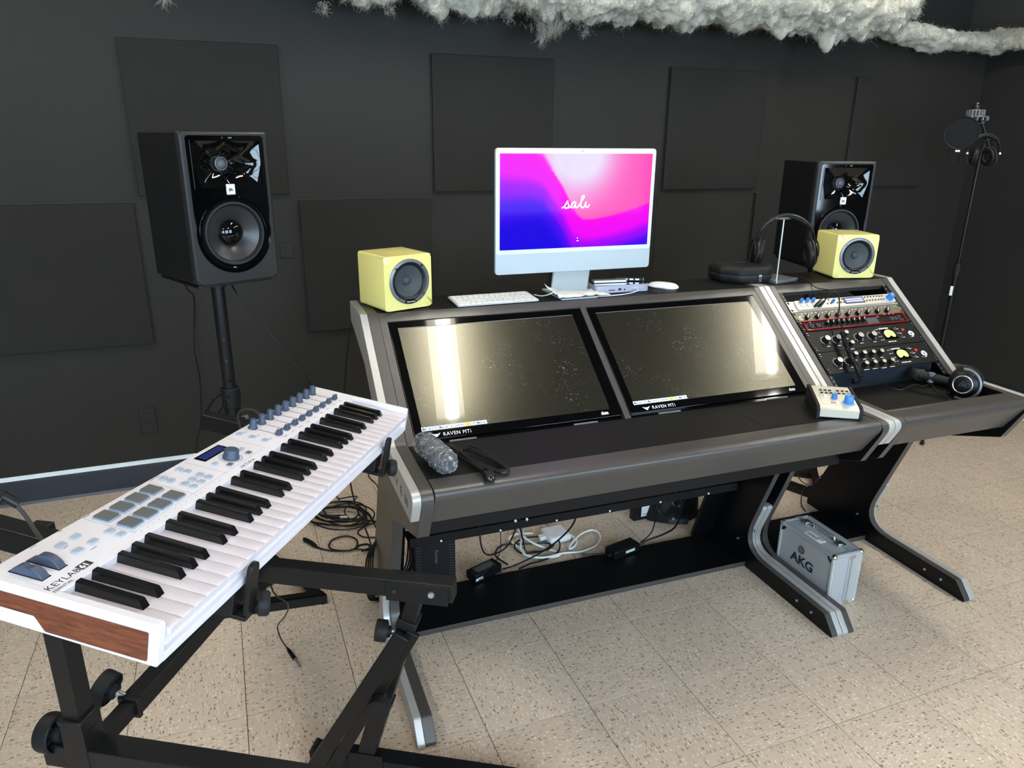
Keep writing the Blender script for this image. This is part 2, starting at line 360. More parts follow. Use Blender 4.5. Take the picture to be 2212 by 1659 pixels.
# ------------------------------------------------------------------ ceiling lights (three reflect in the desk's glass screens, the other three are added unseen)
def lens_mat():
    m = bpy.data.materials.new('fluorescent_lens'); m.use_nodes = True; nt = m.node_tree; N = nt.nodes; L = nt.links
    for n in list(N): N.remove(n)
    out = N.new('ShaderNodeOutputMaterial'); em = N.new('ShaderNodeEmission'); em.inputs[0].default_value = (1.0, 0.935, 0.81, 1)
    tc = N.new('ShaderNodeTexCoord'); sp = N.new('ShaderNodeSeparateXYZ'); L.new(tc.outputs['Object'], sp.inputs[0])
    ab = N.new('ShaderNodeMath'); ab.operation = 'ABSOLUTE'; L.new(sp.outputs[0], ab.inputs[0])
    mr = N.new('ShaderNodeMapRange'); mr.interpolation_type = 'SMOOTHERSTEP'; mr.inputs[1].default_value = .048; mr.inputs[2].default_value = .004; mr.inputs[3].default_value = .25; mr.inputs[4].default_value = 2.6; L.new(ab.outputs[0], mr.inputs[0])
    ay = N.new('ShaderNodeMath'); ay.operation = 'ABSOLUTE'; L.new(sp.outputs[1], ay.inputs[0])
    my = N.new('ShaderNodeMapRange'); my.interpolation_type = 'SMOOTHSTEP'; my.inputs[1].default_value = .585; my.inputs[2].default_value = .555; my.inputs[3].default_value = .07; my.inputs[4].default_value = 1; L.new(ay.outputs[0], my.inputs[0])
    mu = N.new('ShaderNodeMath'); mu.operation = 'MULTIPLY'; L.new(mr.outputs[0], mu.inputs[0]); L.new(my.outputs[0], mu.inputs[1])
    m2 = N.new('ShaderNodeMath'); m2.operation = 'MULTIPLY'; m2.inputs[1].default_value = LAMP_STRENGTH; L.new(mu.outputs[0], m2.inputs[0])
    L.new(m2.outputs[0], em.inputs[1]); L.new(em.outputs[0], out.inputs[0]); return m
M_lens = lens_mat()
def ceiling_light(x, yc, label):
    t = thing('ceiling_light', label, 'light', T(x, yc, ZC), 'fluorescent ceiling lights')
    MB().box((-.075, -.61, -.03), (.075, .61, 0)).obj('housing', M_white, t, bevel=.004)
    p = [(-.075, -.03), (-.078, -.05), (-.062, -.082), (-.03, -.092), (.03, -.092), (.062, -.082), (.078, -.05), (.075, -.03)]
    MB().prism(p, -.60, .60, axis='y').obj('lens', M_lens, t)
    for s in (-1, 1): MB().prism([(a*1.04, b-.002) for a, b in p], s*.605-.006, s*.605+.006, axis='y').obj('end_cap', M_white, t)
ceiling_light(.478, .315, 'fluorescent ceiling light above the left touch monitor')
ceiling_light(2.56, .315, 'fluorescent ceiling light above the rack bay, nearer the back wall')
ceiling_light(2.56, -.97, 'fluorescent ceiling light above the rack bay, nearer the windows')
ceiling_light(-1.65, .315, 'unseen fluorescent ceiling light added above the far left corner of the room')  # unseen lamp, added for more general light
ceiling_light(-1.65, -2.4, 'unseen fluorescent ceiling light added left of the photographer')  # out of view, added to fill the room with light
ceiling_light(.478, -2.4, 'unseen fluorescent ceiling light added right behind the photographer')  # added behind the camera for general light, not seen in any reflection

# ------------------------------------------------------------------ acoustic panels and wall plates
def acoustic_panel(x0, z0, label, s=.598):
    t = thing('acoustic_panel', label, 'panel', T(x0, YB, z0), 'black acoustic panels on the back wall')
    MB().box((0, -.022, 0), (s, 0, s)).obj('fabric_cover', M_panel, t, bevel=.005, seg=3)
    e = MB(); w = .008
    e.box((-w*.3, -.006, -w*.3), (s+w*.3, 0, s+w*.3)); e.obj('backing_edge', M_kprint, t)
acoustic_panel(-.832, 1.294, 'black square acoustic panel high up behind the large left speaker')
acoustic_panel(-1.452, .674, 'black square acoustic panel cut by the left edge of the photo')
acoustic_panel(-.200, .670, 'black square acoustic panel low behind the left yellow speaker')
acoustic_panel(.418, 1.292, 'black square acoustic panel high up left behind the white computer')
acoustic_panel(1.032, .660, 'black square acoustic panel low, mostly hidden behind the white computer')
acoustic_panel(1.660, 1.283, 'black square acoustic panel high up between computer and right speaker')
acoustic_panel(2.268, .660, 'black square acoustic panel low behind the headphones on their stand')
acoustic_panel(2.884, 1.280, 'black square acoustic panel high up at far right beside the microphone')
t = thing('wall_outlet', 'black painted duplex wall outlet left of the speaker stand pole', 'outlet', T(-.962, YB, .262))
MB().box((0, -.007, 0), (.068, 0, .117)).obj('cover_plate', M_wall, t, bevel=.003)
for k in (0, 1):
    zc = .034+.05*k
    r = MB().prism([(.034+.0165*cos(a)*1.0, zc+.0145*max(-.85, min(.85, sin(a)))) for a in [2*pi*i/24 for i in range(24)]], -.0095, -.006, axis='y').obj('receptacle', M_wall, t)
    s = MB()
    for dx, h in ((-.007, .008), (.007, .0065)): s.box((.034+dx-.0012, -.0100, zc+.001), (.034+dx+.0012, -.0094, zc+.001+h))
    s.cyl((.034, -.0100, zc-.008), (.034, -.0094, zc-.008), .0025, n=10); s.obj('slot', M_kprint, r)
MB().cyl((.034, -.0085, .0585), (.034, -.006, .0585), .003, n=12).obj('screw', M_wall, t)
t = thing('blank_plate', 'black painted square cover plate on the wall right of the large left speaker', 'wall plate', T(-.296, YB, 1.015))
MB().box((0, -.006, 0), (.058, 0, .07)).obj('plate', M_wall, t, bevel=.002)
for z in (.015, .055): MB().cyl((.029, -.0075, z), (.029, -.005, z), .003, n=10).obj('screw', M_wall, t)

# ------------------------------------------------------------------ polyester wool packed along the top of the walls
def wool_mat():
    m = bpy.data.materials.new('polyester_wool'); m.use_nodes = True; nt = m.node_tree; b = nt.nodes['Principled BSDF']
    b.inputs['Base Color'].default_value = (*rgb(212, 210, 196), 1); b.inputs['Roughness'].default_value = 1; b.inputs['Specular IOR Level'].default_value = .1
    b.inputs['Subsurface Weight'].default_value = .7; b.inputs['Subsurface Radius'].default_value = (1, 1, 1); b.inputs['Subsurface Scale'].default_value = .018
    tc = nt.nodes.new('ShaderNodeTexCoord'); n = nt.nodes.new('ShaderNodeTexNoise'); n.inputs['Scale'].default_value = 130; n.inputs['Detail'].default_value = 6; n.inputs['Roughness'].default_value = .7
    nt.links.new(tc.outputs['Object'], n.inputs['Vector']); bp = nt.nodes.new('ShaderNodeBump'); bp.inputs['Strength'].default_value = .9; bp.inputs['Distance'].default_value = .006
    nt.links.new(n.outputs['Fac'], bp.inputs['Height']); nt.links.new(bp.outputs[0], b.inputs['Normal'])
    return m
M_wool = wool_mat()
def billow(p):
    d = 0; a = .5; f = 1
    for o in range(4):
        d += a*abs(noise.noise(p*f + Vector((o*7.1, 3.3, 1.7)))); a *= .5; f *= 2.1
    return d
class Wool(MB):
    def rope(s, path, radfn, nu, nv, amp, tuft):
        pts = smooth_path(path, max(2, nu//max(1, len(path)-1))); loops = []; surf = []
        L = len(pts)
        for i, p in enumerate(pts):
            t = (pts[min(i+1, L-1)]-pts[max(i-1, 0)]).normalized(); side = t.cross(Vector((0, 0, 1))).normalized(); up = side.cross(t)
            rs, ru = radfn(i/(L-1)); lp = []
            for k in range(nv):
                a = 2*pi*k/nv; n = side*cos(a)*rs + up*sin(a)*ru; q = p+n; nn = (side*cos(a)+up*sin(a)).normalized()
                q = q + nn*((billow(q*6.5)-.22)*amp*1.75 + (billow(q*19)-.2)*amp*.45 )
                q.y = min(q.y, YB-.002); q.x = min(q.x, XR-.002)
                dn = max(0, -sin(a)); q.z -= dn*tuft*max(0, noise.noise(Vector((q.x*11, q.y*11, 4.2)))-.08)
                lp.append(q); surf.append((q, nn))
            loops.append(lp)
        s.loops(loops, capA=True, capB=True); return surf
    def fibres(s, surf, count, ln, zmin=None):
        for _ in range(count):
            q, n = random.choice(surf)
            d = (n + Vector((random.gauss(0, .7), random.gauss(0, .7), random.gauss(-.25, .7)))).normalized()
            l = ln*random.uniform(.3, 1); w = .0006; b = d.orthogonal().normalized(); c1 = Vector((random.gauss(0, 1), random.gauss(0, 1), random.gauss(0, 1)))*l*.45
            P = [q-n*.004, q+d*l*.4+c1*.6, q+d*l*.7+c1, q+d*l]
            n0 = len(s.v)
            for x in P[:3]: s.v += [x-b*w, x+b*w]
            s.v.append(P[3]); s.f += [(n0, n0+1, n0+3, n0+2), (n0+2, n0+3, n0+5, n0+4), (n0+4, n0+5, n0+6)]
def wool_end(r0, r1):
    def fn(t):
        e = min(1, sqrt(max(0, min(1, (1-t)/.05))))*min(1, sqrt(max(.0, min(1, t/.03)))); e = max(e, .05)
        return (r0*e, r1*e)
    return fn
w1 = Wool()
s1 = w1.rope([(-1.6, 1.44, 2.44), (-.55, 1.44, 2.36), (-.22, 1.43, 2.265), (-.02, 1.42, 2.222), (.35, 1.42, 2.222), (.7, 1.41, 2.205), (1.05, 1.40, 2.185), (1.65, 1.39, 2.195), (2.2, 1.39, 2.20), (2.6, 1.40, 2.20), (2.95, 1.42, 2.225)], wool_end(.16, .155), 700, 80, .10, .055)
s1 = [q for q in s1 if q[0].y < 1.5 and q[0].z < 2.36]
w1.fibres(s1, 60000, .022); w1.fibres(s1, 2500, .04)
# hanging wisps of teased fibre
for px, py, wd_, ln, cnt in ((1188, 58, 20, .075, 420), (1205, 50, 14, .05, 200), (1170, 84, 7, .055, 90), (842, 24, 6, .035, 70), (356, -4, 6, .05, 70), (1262, 74, 7, .03, 60), (1100, 44, 8, .025, 60), (700, 24, 8, .03, 60)):
    q0 = on_y(px, py, 1.40)
    for k in range(cnt):
        g_ = random.gauss(0, 1); p = on_y(px+g_*wd_, py+random.uniform(-22, 4), 1.40+random.uniform(-.03, .05)); l = ln*random.uniform(.2, 1.0)*math.exp(-g_*g_*.25)
        d = Vector((q0.x-p.x, 0, 0))*6+Vector((random.gauss(0, .45), random.gauss(0, .35), -1)); P = [p]
        for j in range(5): P.append(P[-1]+d.normalized()*(l/5)+Vector((random.gauss(0, .0035), random.gauss(0, .0035), random.gauss(0, .002))))
        w1.tube(P, [.0008, .0008, .0007, .0006, .0004, .0002], 3)
wo = w1.obj('wool_cloud', M_wool, smooth=180)
tag(wo, 'thick off-white wool cloud billowing along the top of the back wall', 'wool', kind='stuff')
w2 = Wool()
s2 = w2.rope([(2.93, 1.55, 2.115), (3.3, 1.56, 2.09), (3.62, 1.55, 2.085), (3.78, 1.45, 2.09), (3.80, 1.1, 2.095), (3.80, .4, 2.10), (3.80, -.4, 2.10)], wool_end(.085, .052), 420, 44, .045, .045)
w2.fibres(s2, 14000, .018)
wo = w2.obj('wool_strip', M_wool, smooth=180)
tag(wo, 'thin strip of off-white wool running around the far right wall corner', 'wool', kind='stuff')
# ------------------------------------------------------------------ studio desk (local: a along the desk, b into the room, z up)
PHI = radians(-1.2)
D0 = Vector((-.195, -.300, 0)); AX = Vector((cos(PHI), sin(PHI), 0)); AY = Vector((-sin(PHI), cos(PHI), 0)); AZ = Vector((0, 0, 1))
DM = frame(D0, AX, AY, AZ)
SL = math.atan2(.27, .35); UP = AY*cos(SL)+AZ*sin(SL); NR = -AY*sin(SL)+AZ*cos(SL)
SO = D0+AY*.25+AZ*.775                         # foot of the sloping front
def dw(a, b, z): return D0+AX*a+AY*b+AZ*z
def sl(a, u, n=0): return frame(SO+AX*a+UP*u+NR*n, AX, UP, NR)
def slb(u, n=0): return (.25+u*cos(SL)-n*sin(SL), .775+u*sin(SL)+n*cos(SL))     # (b, z) of a point of the slope
desk = thing('studio_desk', 'long charcoal studio desk with silver trimmed legs and two sloping bays', 'desk', DM)
prof = fillet([(0, 0, .012), (.057, .064, .014), (.505, .064, .10), (.336, .5138, .03), (.022, .627, .012), (-.056, .773, .032), (.247, .773, .03), (.60, 1.047, .01), (.80, 1.047, .004), (.80, .985, .012), (.69, .945, .03), (.535, .60, .06), (.745, .15, .05), (.80, .05, .03), (.80, 0)], 7)
trim_up = fillet([(-.010, .690, .004), (-.0562, .7735, .032), (.247, .7735, .03), (.60, 1.0475, .01), (.80, 1.0475, .004), (.80, .985, .012), (.70, .955, .03), (.565, .908, .02), (.29, .690, .04)], 7)
trim_lo = fillet([(-.0005, 0, .012), (.0565, .0645, .014), (.5045, .0645, .10), (.428, .262, .01), (.47, .262, .02), (.56, .064, .09), (.58, 0, .02)], 7)
for a0, a1 in ((.0215, .052), (1.373, 1.395), (1.441, 1.463), (1.957, 1.983)):
    o = MB().prism(prof, a0, a1).obj('side_panel', M_gun, desk, bevel=.0015, smooth=30)
    if a0 > 1:                                   # black laminate faces, gunmetal edge band
        o.data.materials.append(M_dark)
        for p in o.data.polygons:
            if abs(p.normal.x) > .9: p.material_index = 1
for a0, a1 in ((0, .0215), (1.396, 1.4165), (1.4195, 1.440), (1.983, 2.006)):
    MB().prism(trim_up, a0, a1).obj('silver_trim', M_silver, desk, bevel=.0015, smooth=30)
    MB().prism(trim_lo, a0, a1).obj('silver_trim', M_silver, desk, bevel=.0015, smooth=30)
MB().prism([(.03, 0), (.07, .04), (.535, .04), (.37, .515), (.05, .64), (-.015, .745), (.25, .75), (.60, 1.02), (.78, 1.02), (.78, 1.0), (.69, .95), (.54, .60), (.74, .15), (.78, 0)], 1.4168, 1.4192).obj('spacer', M_dark, desk)
rail = fillet([(.022, .664), (-.052, .7725, .034), (.034, .7725, .003), (.036, .70)], 8)
for a0, a1 in ((.0545, 1.3705), (1.463, 1.957)):
    MB().prism(rail, a0, a1).obj('arm_rail', M_gun, desk, smooth=30)
MB().box((.052, .0365, .742), (1.373, .236, .7715)).obj('desktop', M_top, desk, bevel=.001)
MB().box((1.463, .0365, .700), (1.957, .350, .722)).obj('desktop', M_rub, desk)
MB().box((1.463, .034, .705), (1.957, .046, .7722)).obj('desktop_lip', M_gun, desk, bevel=.002)
MB().box((1.030, .045, .7714), (1.33, .168, .7722)).obj('access_lid', M_top, desk, bevel=.0004)
MB().box((.052, .10, .586), (1.373, .118, .74)).obj('under_board', M_dark, desk)
MB().box((1.463, .32, .56), (1.957, .338, .70)).obj('under_board', M_dark, desk)
for a0, a1 in ((.052, 1.373), (1.463, 1.957)):
    o = MB().box((a0, .463, .003), (a1, .692, .022)).obj('base_board', M_dark, desk, bevel=.001); o.data.materials.append(M_gun)
    for p in o.data.polygons:
        if p.normal.y < -.9: p.material_index = 1
    b0, z0 = slb(.41); b1, z1 = slb(.443)
    MB().prism([(b0, z0), (b1, z1), (.80, 1.0455), (.80, 1.02), (.60, 1.015), (b0+.012, z0-.016)], a0, a1).obj('shelf', M_gun, desk)
    MB().box((a0, .603, 1.0452), (a1, .797, 1.0464)).obj('shelf_top', M_top, desk)
def brace(a0, a1):
    P = [(.69, .022), (.705, .022), (.52, .585), (.505, .585)]
    MB().prism(P, a0, a1).obj('brace_board', M_dark, desk, bevel=.001)
brace(1.285, 1.373); brace(.052, .105); brace(1.463, 1.50)
# sloping frames round the screens and the rack
def slope_strip(a0, a1, u0, u1, n0, n1, name, m, bev=.001):
    P = [slb(u0, n0), slb(u1, n0), slb(u1, n1), slb(u0, n1)]
    return MB().prism(P, a0, a1).obj(name, m, desk, bevel=bev)
slope_strip(.052, .0745, -.01, .41, -.03, .001, 'screen_stile', M_gun); slope_strip(1.352, 1.373, -.01, .41, -.03, .001, 'screen_stile', M_gun)
slope_strip(.690, .709, -.022, .41, -.03, .004, 'screen_divider', M_gun)
slope_strip(.052, 1.373, -.03, .41, -.06, -.045, 'screen_backboard', M_dark)
slope_strip(1.463, 1.467, 0, .42, -.10, -.002, 'rack_cheek', M_dark); slope_strip(1.951, 1.957, 0, .42, -.10, -.002, 'rack_cheek', M_dark)
for a in (1.467, 1.9375):
    r = MB().prism([slb(.0, -.004), slb(.416, -.004), slb(.416, -.0015), slb(.0, -.0015)], a, a+.0135).obj('rack_rail', M_dark, desk)
    h = MB()
    for k in range(26):
        h.cyl((0, 0, 0), (0, 0, .0012), .0034, n=8, M=DM.inverted() @ sl(a+.0068, .010+.0159*k, -.0016))
    h.obj('rail_hole', M_grey, r)
# cable tray with its studs and clips
tray = MB().box((.10, .50, .312), (1.325, .512, .342)).obj('cable_tray', M_dark, desk)
MB().box((.10, .512, .312), (1.325, .60, .316)).obj('tray_floor', M_dark, desk)
for k in range(6): MB().cyl((.20+.20*k, .497, .319), (.20+.20*k, .501, .319), .0035, n=10).obj('stud', M_white, tray)
for k in range(6): MB().box((.16+.105*k, .502, .350), (.20+.105*k, .520, .354)).box((.177+.105*k, .502, .354), (.183+.105*k, .506, .364)).obj('cable_clip', M_grey, tray)
for a in (1.3695, 1.953):
    for b, z in ((.18, .035), (.06+.05, .035), (.43, .17), (.52, .09)):
        MB().cyl((a-.0005, b, z), (a+.004, b, z), .0045, n=12).obj('cap_screw', M_alu, desk)
# engraved word on the trim of the left arm
FM = frame((-.0005, .262, .708), (0, -1, 0), (0, 0, 1), (-1, 0, 0))
for k, ch in enumerate('RAVEN'):
    text('engraving', ch, .034, M_grey, desk, FM @ T(.012+.052*k, .010, 0) @ RZ(0), ext=.0004, sx=1.25)

# ------------------------------------------------------------------ touch monitors
def screen_mat():
    m = bpy.data.materials.new('touch_screen_glass'); m.use_nodes = True; nt = m.node_tree; N = nt.nodes; L = nt.links; b = N['Principled BSDF']
    b.inputs['Roughness'].default_value = .25; b.inputs['Specular IOR Level'].default_value = .8; b.inputs['Specular Tint'].default_value = (1, .96, .74, 1); b.inputs['Coat Weight'].default_value = .8; b.inputs['Coat Roughness'].default_value = .012
    tc = N.new('ShaderNodeTexCoord'); n1 = N.new('ShaderNodeTexNoise'); n1.inputs['Scale'].default_value = 95; n1.inputs['Detail'].default_value = 3; n1.inputs['Distortion'].default_value = 2.5; L.new(tc.outputs['Object'], n1.inputs['Vector'])
    n2 = N.new('ShaderNodeTexNoise'); n2.inputs['Scale'].default_value = 7; n2.inputs['Detail'].default_value = 2; L.new(tc.outputs['Object'], n2.inputs['Vector'])
    a = N.new('ShaderNodeMapRange'); a.inputs[1].default_value = .65; a.inputs[2].default_value = .71; L.new(n1.outputs['Fac'], a.inputs[0])
    c = N.new('ShaderNodeMapRange'); c.inputs[1].default_value = .46; c.inputs[2].default_value = .60; L.new(n2.outputs['Fac'], c.inputs[0])
    mu = N.new('ShaderNodeMath'); mu.operation = 'MULTIPLY'; L.new(a.outputs[0], mu.inputs[0]); L.new(c.outputs[0], mu.inputs[1])
    mx = N.new('ShaderNodeMix'); mx.data_type = 'RGBA'; mx.inputs[6].default_value = (.010, .0095, .007, 1); mx.inputs[7].default_value = (.20, .19, .155, 1); L.new(mu.outputs[0], mx.inputs[0]); L.new(mx.outputs[2], b.inputs['Base Color'])
    return m
M_scr = screen_mat()
M_osd = mat('on_screen_icon', rgb(205, 222, 235), .5, emit=rgb(200, 222, 238), estr=.22)
M_osdy = mat('on_screen_icon_yellow', rgb(226, 214, 120), .5, emit=rgb(226, 214, 120), estr=.2)
M_osdk = mat('on_screen_glyph', (.01, .012, .03), .5)
def touch_monitor(a0, w, label):
    t = thing('touch_monitor', label, 'monitor', sl(a0, 0), 'touch monitors in the sloping desk front')
    h = .405
    MB().prism(rrect(0, .002, w, h, .008), -.028, .0025, axis='z').obj('bezel', M_gloss, t, bevel=.0012)
    MB().prism(rrect(.024, .028, w-.034, .380, .001, 1), .0024, .0031, axis='z').obj('screen', M_scr, t)
    MB().box((.002, -.016, -.012), (w-.004, .003, -.004)).box((.01, -.020, -.026), (w-.012, -.014, -.006)).obj('bottom_bar', M_gloss, t, bevel=.001)
    for x in (.09, w-.16): MB().box((x, -.012, -.003), (x+.075, -.006, .003)).obj('clip', M_grey, t, bevel=.001)
    MB().box((.024, .3795, .0026), (w-.034, .3815, .0034)).obj('screen_edge', M_grey, t)
    x = .022
    widths = [.0155]*6 + [.029] + [.0155]*4
    for k, ww in enumerate(widths):
        ic = MB().box((x+.0005, .0295, .0031), (x+ww-.0005, .0415, .0034)).obj('screen_icon', M_osdy if k == 7 else M_osd, t)
        g = MB()
        if k == 6: text('glyph', 'HDMI', .0088, M_osdk, ic, T(x+.003, .0322, .0035), ext=.0001)
        else:
            cx, cy = x+ww/2, .0355
            if k % 3 == 0: g.box((cx-.0045, cy-.003, .0034), (cx-.0005, cy+.003, .0036)).box((cx+.0005, cy-.003, .0034), (cx+.0045, cy+.0005, .0036))
            elif k % 3 == 1: g.box((cx-.004, cy-.0007, .0034), (cx+.004, cy+.0007, .0036)).box((cx-.004, cy-.003, .0034), (cx+.002, cy-.002, .0036))
            else: g.torus((cx, cy, .0035), (0, 0, 1), .0028, .0006, 16, 4)
            g.obj('glyph', M_osdk, ic)
        x += ww
    # bird mark and maker's lettering on the lower bezel
    B = [(0, 10), (6, 7.5), (8, 6.8), (10, 8.2), (12, 6.8), (14, 7.5), (20, 10), (17, 6), (15, 5.5), (16.5, 4.4), (14, 3.8), (12.2, 3.2), (13, 1), (11, 0), (10, 1.2), (9, 0), (7, 1), (7.8, 3.2), (6, 3.8), (3.5, 4.4), (5, 5.5), (3, 6)]
    MB().prism([(.046+p[0]*.00125, .0075+p[1]*.00125) for p in B], .0026, .0031, axis='z').obj('bird_logo', M_print, t)
    text('lettering', 'RAVEN MTi', .0155, M_print, t, T(.077, .009, .0027), ext=.0002, space=1.12, sx=.92)
    text('lettering', 'slate', .0155, M_print, t, T(w-.066, .011, .0027), ext=.0002, bold=.0004, sx=.8)
touch_monitor(.0755, .613, 'left glass touch monitor set in the sloping desk front')
touch_monitor(.712, .640, 'right glass touch monitor set in the desk front beside the rack bay')

# ------------------------------------------------------------------ rack units
M_fsil = mat('champagne_faceplate', rgb(206, 200, 184), .38, metal=.35)
M_fbronze = mat('bronze_faceplate', rgb(112, 100, 84), .45, metal=.3, var=.2, vscale=60)
M_fblk = mat('black_faceplate', (.0045, .0045, .0045), .45, bump=.2, bscale=700, spec=.2)
M_chas = mat('blued_steel_chassis', (.032, .039, .052), .4, spec=.4)
M_blue = mat('blue_knob', rgb(70, 132, 208), .35)
M_blue2 = mat('pale_blue_ring', rgb(160, 190, 225), .4)
M_lcd = mat('violet_display', rgb(108, 106, 170), .3, emit=rgb(110, 108, 185), estr=.25)
M_vu = mat('meter_face', rgb(214, 216, 120), .5, emit=rgb(216, 218, 120), estr=.55)
M_cream = mat('cream_plastic', rgb(232, 228, 205), .4)
def screws(t, w, h, ys):
    for x in (.0075, w-.0075):
        for y in ys:
            MB().lathe([(0, 0), (.0048, 0), (.0048, .0015), (.003, .0032), (0, .0032)], 12, T(x, y, .002)).obj('rack_screw', M_blk, t)
            MB().box((x-.003, y-.0005, .005), (x+.003, y+.0005, .0055)).obj('screw_slot', M_alu, t)
def unit(name, label, u0, h, mp, depth=.22, chas=M_dark):
    t = thing(name, label, 'rack unit', sl(1.468, u0, 0), 'rack units in the sloping rack bay')
    w = .482
    MB().box((0, .0005, -.001), (w, h-.0005, .0022)).obj('faceplate', mp, t, bevel=.0006)
    MB().box((.022, .003, -depth), (w-.022, h-.003, -.001)).obj('chassis', chas, t)
    return t
def bars(t, lst, m=M_print, z=.0024, name='print_mark'):
    b = MB()
    for x, y, w, h in lst: b.box((x-w/2, y-h/2, z-.0003), (x+w/2, y+h/2, z+.0001))
    return b.obj(name, m, t)
def knob(t, x, y, r, h, m, capm=None, name='knob', lin_=True, ang=.6):
    k = MB().lathe([(0, 0), (r*1.12, 0), (r*1.08, h*.15), (r*.92, h*.9), (r*.84, h), (0, h)], 18, T(x, y, .002)).obj(name, m, t)
    if capm: MB().lathe([(0, 0), (r*.88, 0), (r*.86, .0012), (0, .0016)], 18, T(x, y, .002+h)).obj('knob_cap', capm, k)
    if lin_: MB().box((-.0006, r*.15, 0), (.0006, r*.85, .0006), T(x, y, .0034+h) @ RZ(ang)).obj('pointer', M_kprint if capm else M_print, k)
    return k
# 1: pale unit with blue knobs
u = unit('monitor_controller', 'pale champagne rack unit with blue knobs and violet display, topmost in rack', .318, .0475, M_fsil)
MB().prism(rrect(.030, .003, .468, .0445, .006), .002, .009, axis='z').obj('front_panel', M_fsil, u, bevel=.0015)
Z9 = T(0, 0, .007)
for x, y in ((.054, .035), (.080, .035), (.105, .034)): 
    k = MB().box((-.006, -.004, 0), (.006, .004, .016), T(x, y, .009) @ RX(-.3)).obj('blue_switch', M_blue, u, bevel=.0012)
    MB().box((x-.007, y-.021, .009), (x+.007, y-.010, .013)).obj('key_cap', M_cream, u, bevel=.0012)
for x, y in ((.138, .022), (.188, .026)):
    MB().lathe([(0, 0), (.0058, 0), (.005, .015), (0, .015)], 16, T(x, y, .009)).obj('knob', M_blue, u)
for x, y in ((.112, .009), (.128, .010)): MB().lathe([(0, 0), (.005, 0), (.005, .003), (.003, .0045), (0, .0045)], 14, T(x, y, .009)).obj('phone_jack', M_alu, u)
MB().box((.242, .013, .009), (.332, .041, .0098)).obj('display_frame', M_fblk, u)
MB().box((.246, .016, .0097), (.328, .038, .0104)).obj('display', M_lcd, u)
bars(u, [(.287, .031, .076, .004), (.287, .022, .076, .004)], M_print, .0105, 'display_line')
for x, y in [(.177, .037), (.164, .021), (.178, .021), (.223, .037), (.238, .036), (.208, .021), (.224, .021), (.238, .021), (.341, .036), (.355, .036), (.369, .036), (.383, .036), (.397, .036), (.410, .035), (.422, .035), (.341, .020), (.355, .020), (.368, .020), (.382, .020), (.396, .020), (.409, .020), (.421, .020)]:
    MB().lathe([(0, 0), (.0036, 0), (.0036, .002), (.0028, .003), (0, .003)], 12, T(x, y, .009)).obj('push_button', M_grey, u)
MB().lathe([(0, 0), (.017, 0), (.017, .001), (0, .001)], 24, T(.447, .022, .009)).obj('dial_ring', M_blue2, u)
k = MB().lathe([(0, 0), (.0125, 0), (.0105, .019), (.0095, .021), (0, .021)], 24, T(.447, .022, .0095)).obj('volume_knob', M_blue, u)
MB().box((-.0008, 0, 0), (.0008, .009, .0006), T(.447, .022, .0305) @ RZ(-.7)).obj('pointer', M_print, k)
bars(u, [(.262+.009*i, .0435, .006, .0012) for i in range(7)] + [(.36+.009*i, .043, .005, .001) for i in range(6)], M_grey, .0092)
screws(u, .482, .0475, (.008, .040))
# 2: bronze unit of eight channels
u = unit('microphone_preamp', 'bronze brown rack unit crowded with small black knobs, second from top', .275, .0425, M_fbronze)
for i in range(9):
    x = .044+.0448*i
    kk = MB().lathe([(0, 0), (.0085, 0), (.0075, .013), (0, .0135)], 16, T(x, .0125 if i < 9 else .02, .002)).obj('knob', M_blk, u)
    MB().box((-.0011, -.0085, 0), (.0011, .0085, .0009), T(x, .0125, .0155) @ RZ(-.6)).obj('pointer', M_print, kk)
    for dx, dy, r in ((-.012, .030, .0032), (.006, .0315, .0032), (.018, .0315, .0026), (.020, .018, .0024), (-.014, .012, .0018)):
        MB().lathe([(0, 0), (r, 0), (r*.8, .004), (0, .0045)], 10, T(x+dx, dy, .002)).obj('push_button', M_alu if r > .003 else M_grey, u)
text('maker_mark', 'S', .022, M_cream, u, T(.019, .008, .0023), ext=.0003)
MB().torus((.026, .0155, .0025), (0, 0, 1), .0095, .0009, 24, 5).obj('maker_ring', M_cream, u)
bars(u, [(.455, .032, .026, .010)], mat('green_label', rgb(96, 130, 92), .5), name='label_plate')
screws(u, .482, .0425, (.008, .034))
# 3: black interface in a red frame
u = unit('audio_interface', 'black rack audio interface framed in red, third from top', .231, .0435, M_fblk)
rf = MB(); x0, x1, y0, y1, q = .016, .466, .001, .0425, .0032
rf.box((x0, y0, .002), (x1, y0+q, .008)).box((x0, y1-q, .002), (x1, y1, .008)).box((x0, y0+q, .002), (x0+q, y1-q, .008)).box((x1-q, y0+q, .002), (x1, y1-q, .008)); rf.obj('red_frame', M_red, u, bevel=.0008)
for x in (.048, .077):
    j = MB().torus((x, .0225, .0035), (0, 0, 1), .0105, .0022, 28, 8).obj('combo_jack', M_blkm, u)
    MB().torus((x, .0225, .003), (0, 0, 1), .006, .0018, 20, 6).obj('jack_ring', M_grey, j); MB().cyl((x, .0225, .002), (x, .0225, .0035), .003, n=12).obj('jack_hole', M_gloss, j)
for i in range(8):
    x = .114+.0232*i
    kk = MB().lathe([(0, 0), (.0075, 0), (.0066, .011), (0, .0115)], 16, T(x, .026, .002)).obj('knob', M_blk, u)
    MB().box((-.0009, -.002, 0), (.0009, .0085, .0008), T(x, .026, .0135) @ RZ(-.55)).obj('pointer', M_print, kk)
    bars(u, [(x-.006, .011, .002, .002), (x+.001, .008, .002, .002), (x+.007, .010, .002, .002)], M_grey)
led = MB()
for i in range(9):
    for j in range(6): led.box((.292+.0056*i, .0095+.0045*j, .0022), (.292+.0056*i+.0042, .0095+.0045*j+.0030, .0026))
led.obj('level_meter', M_grey, u)
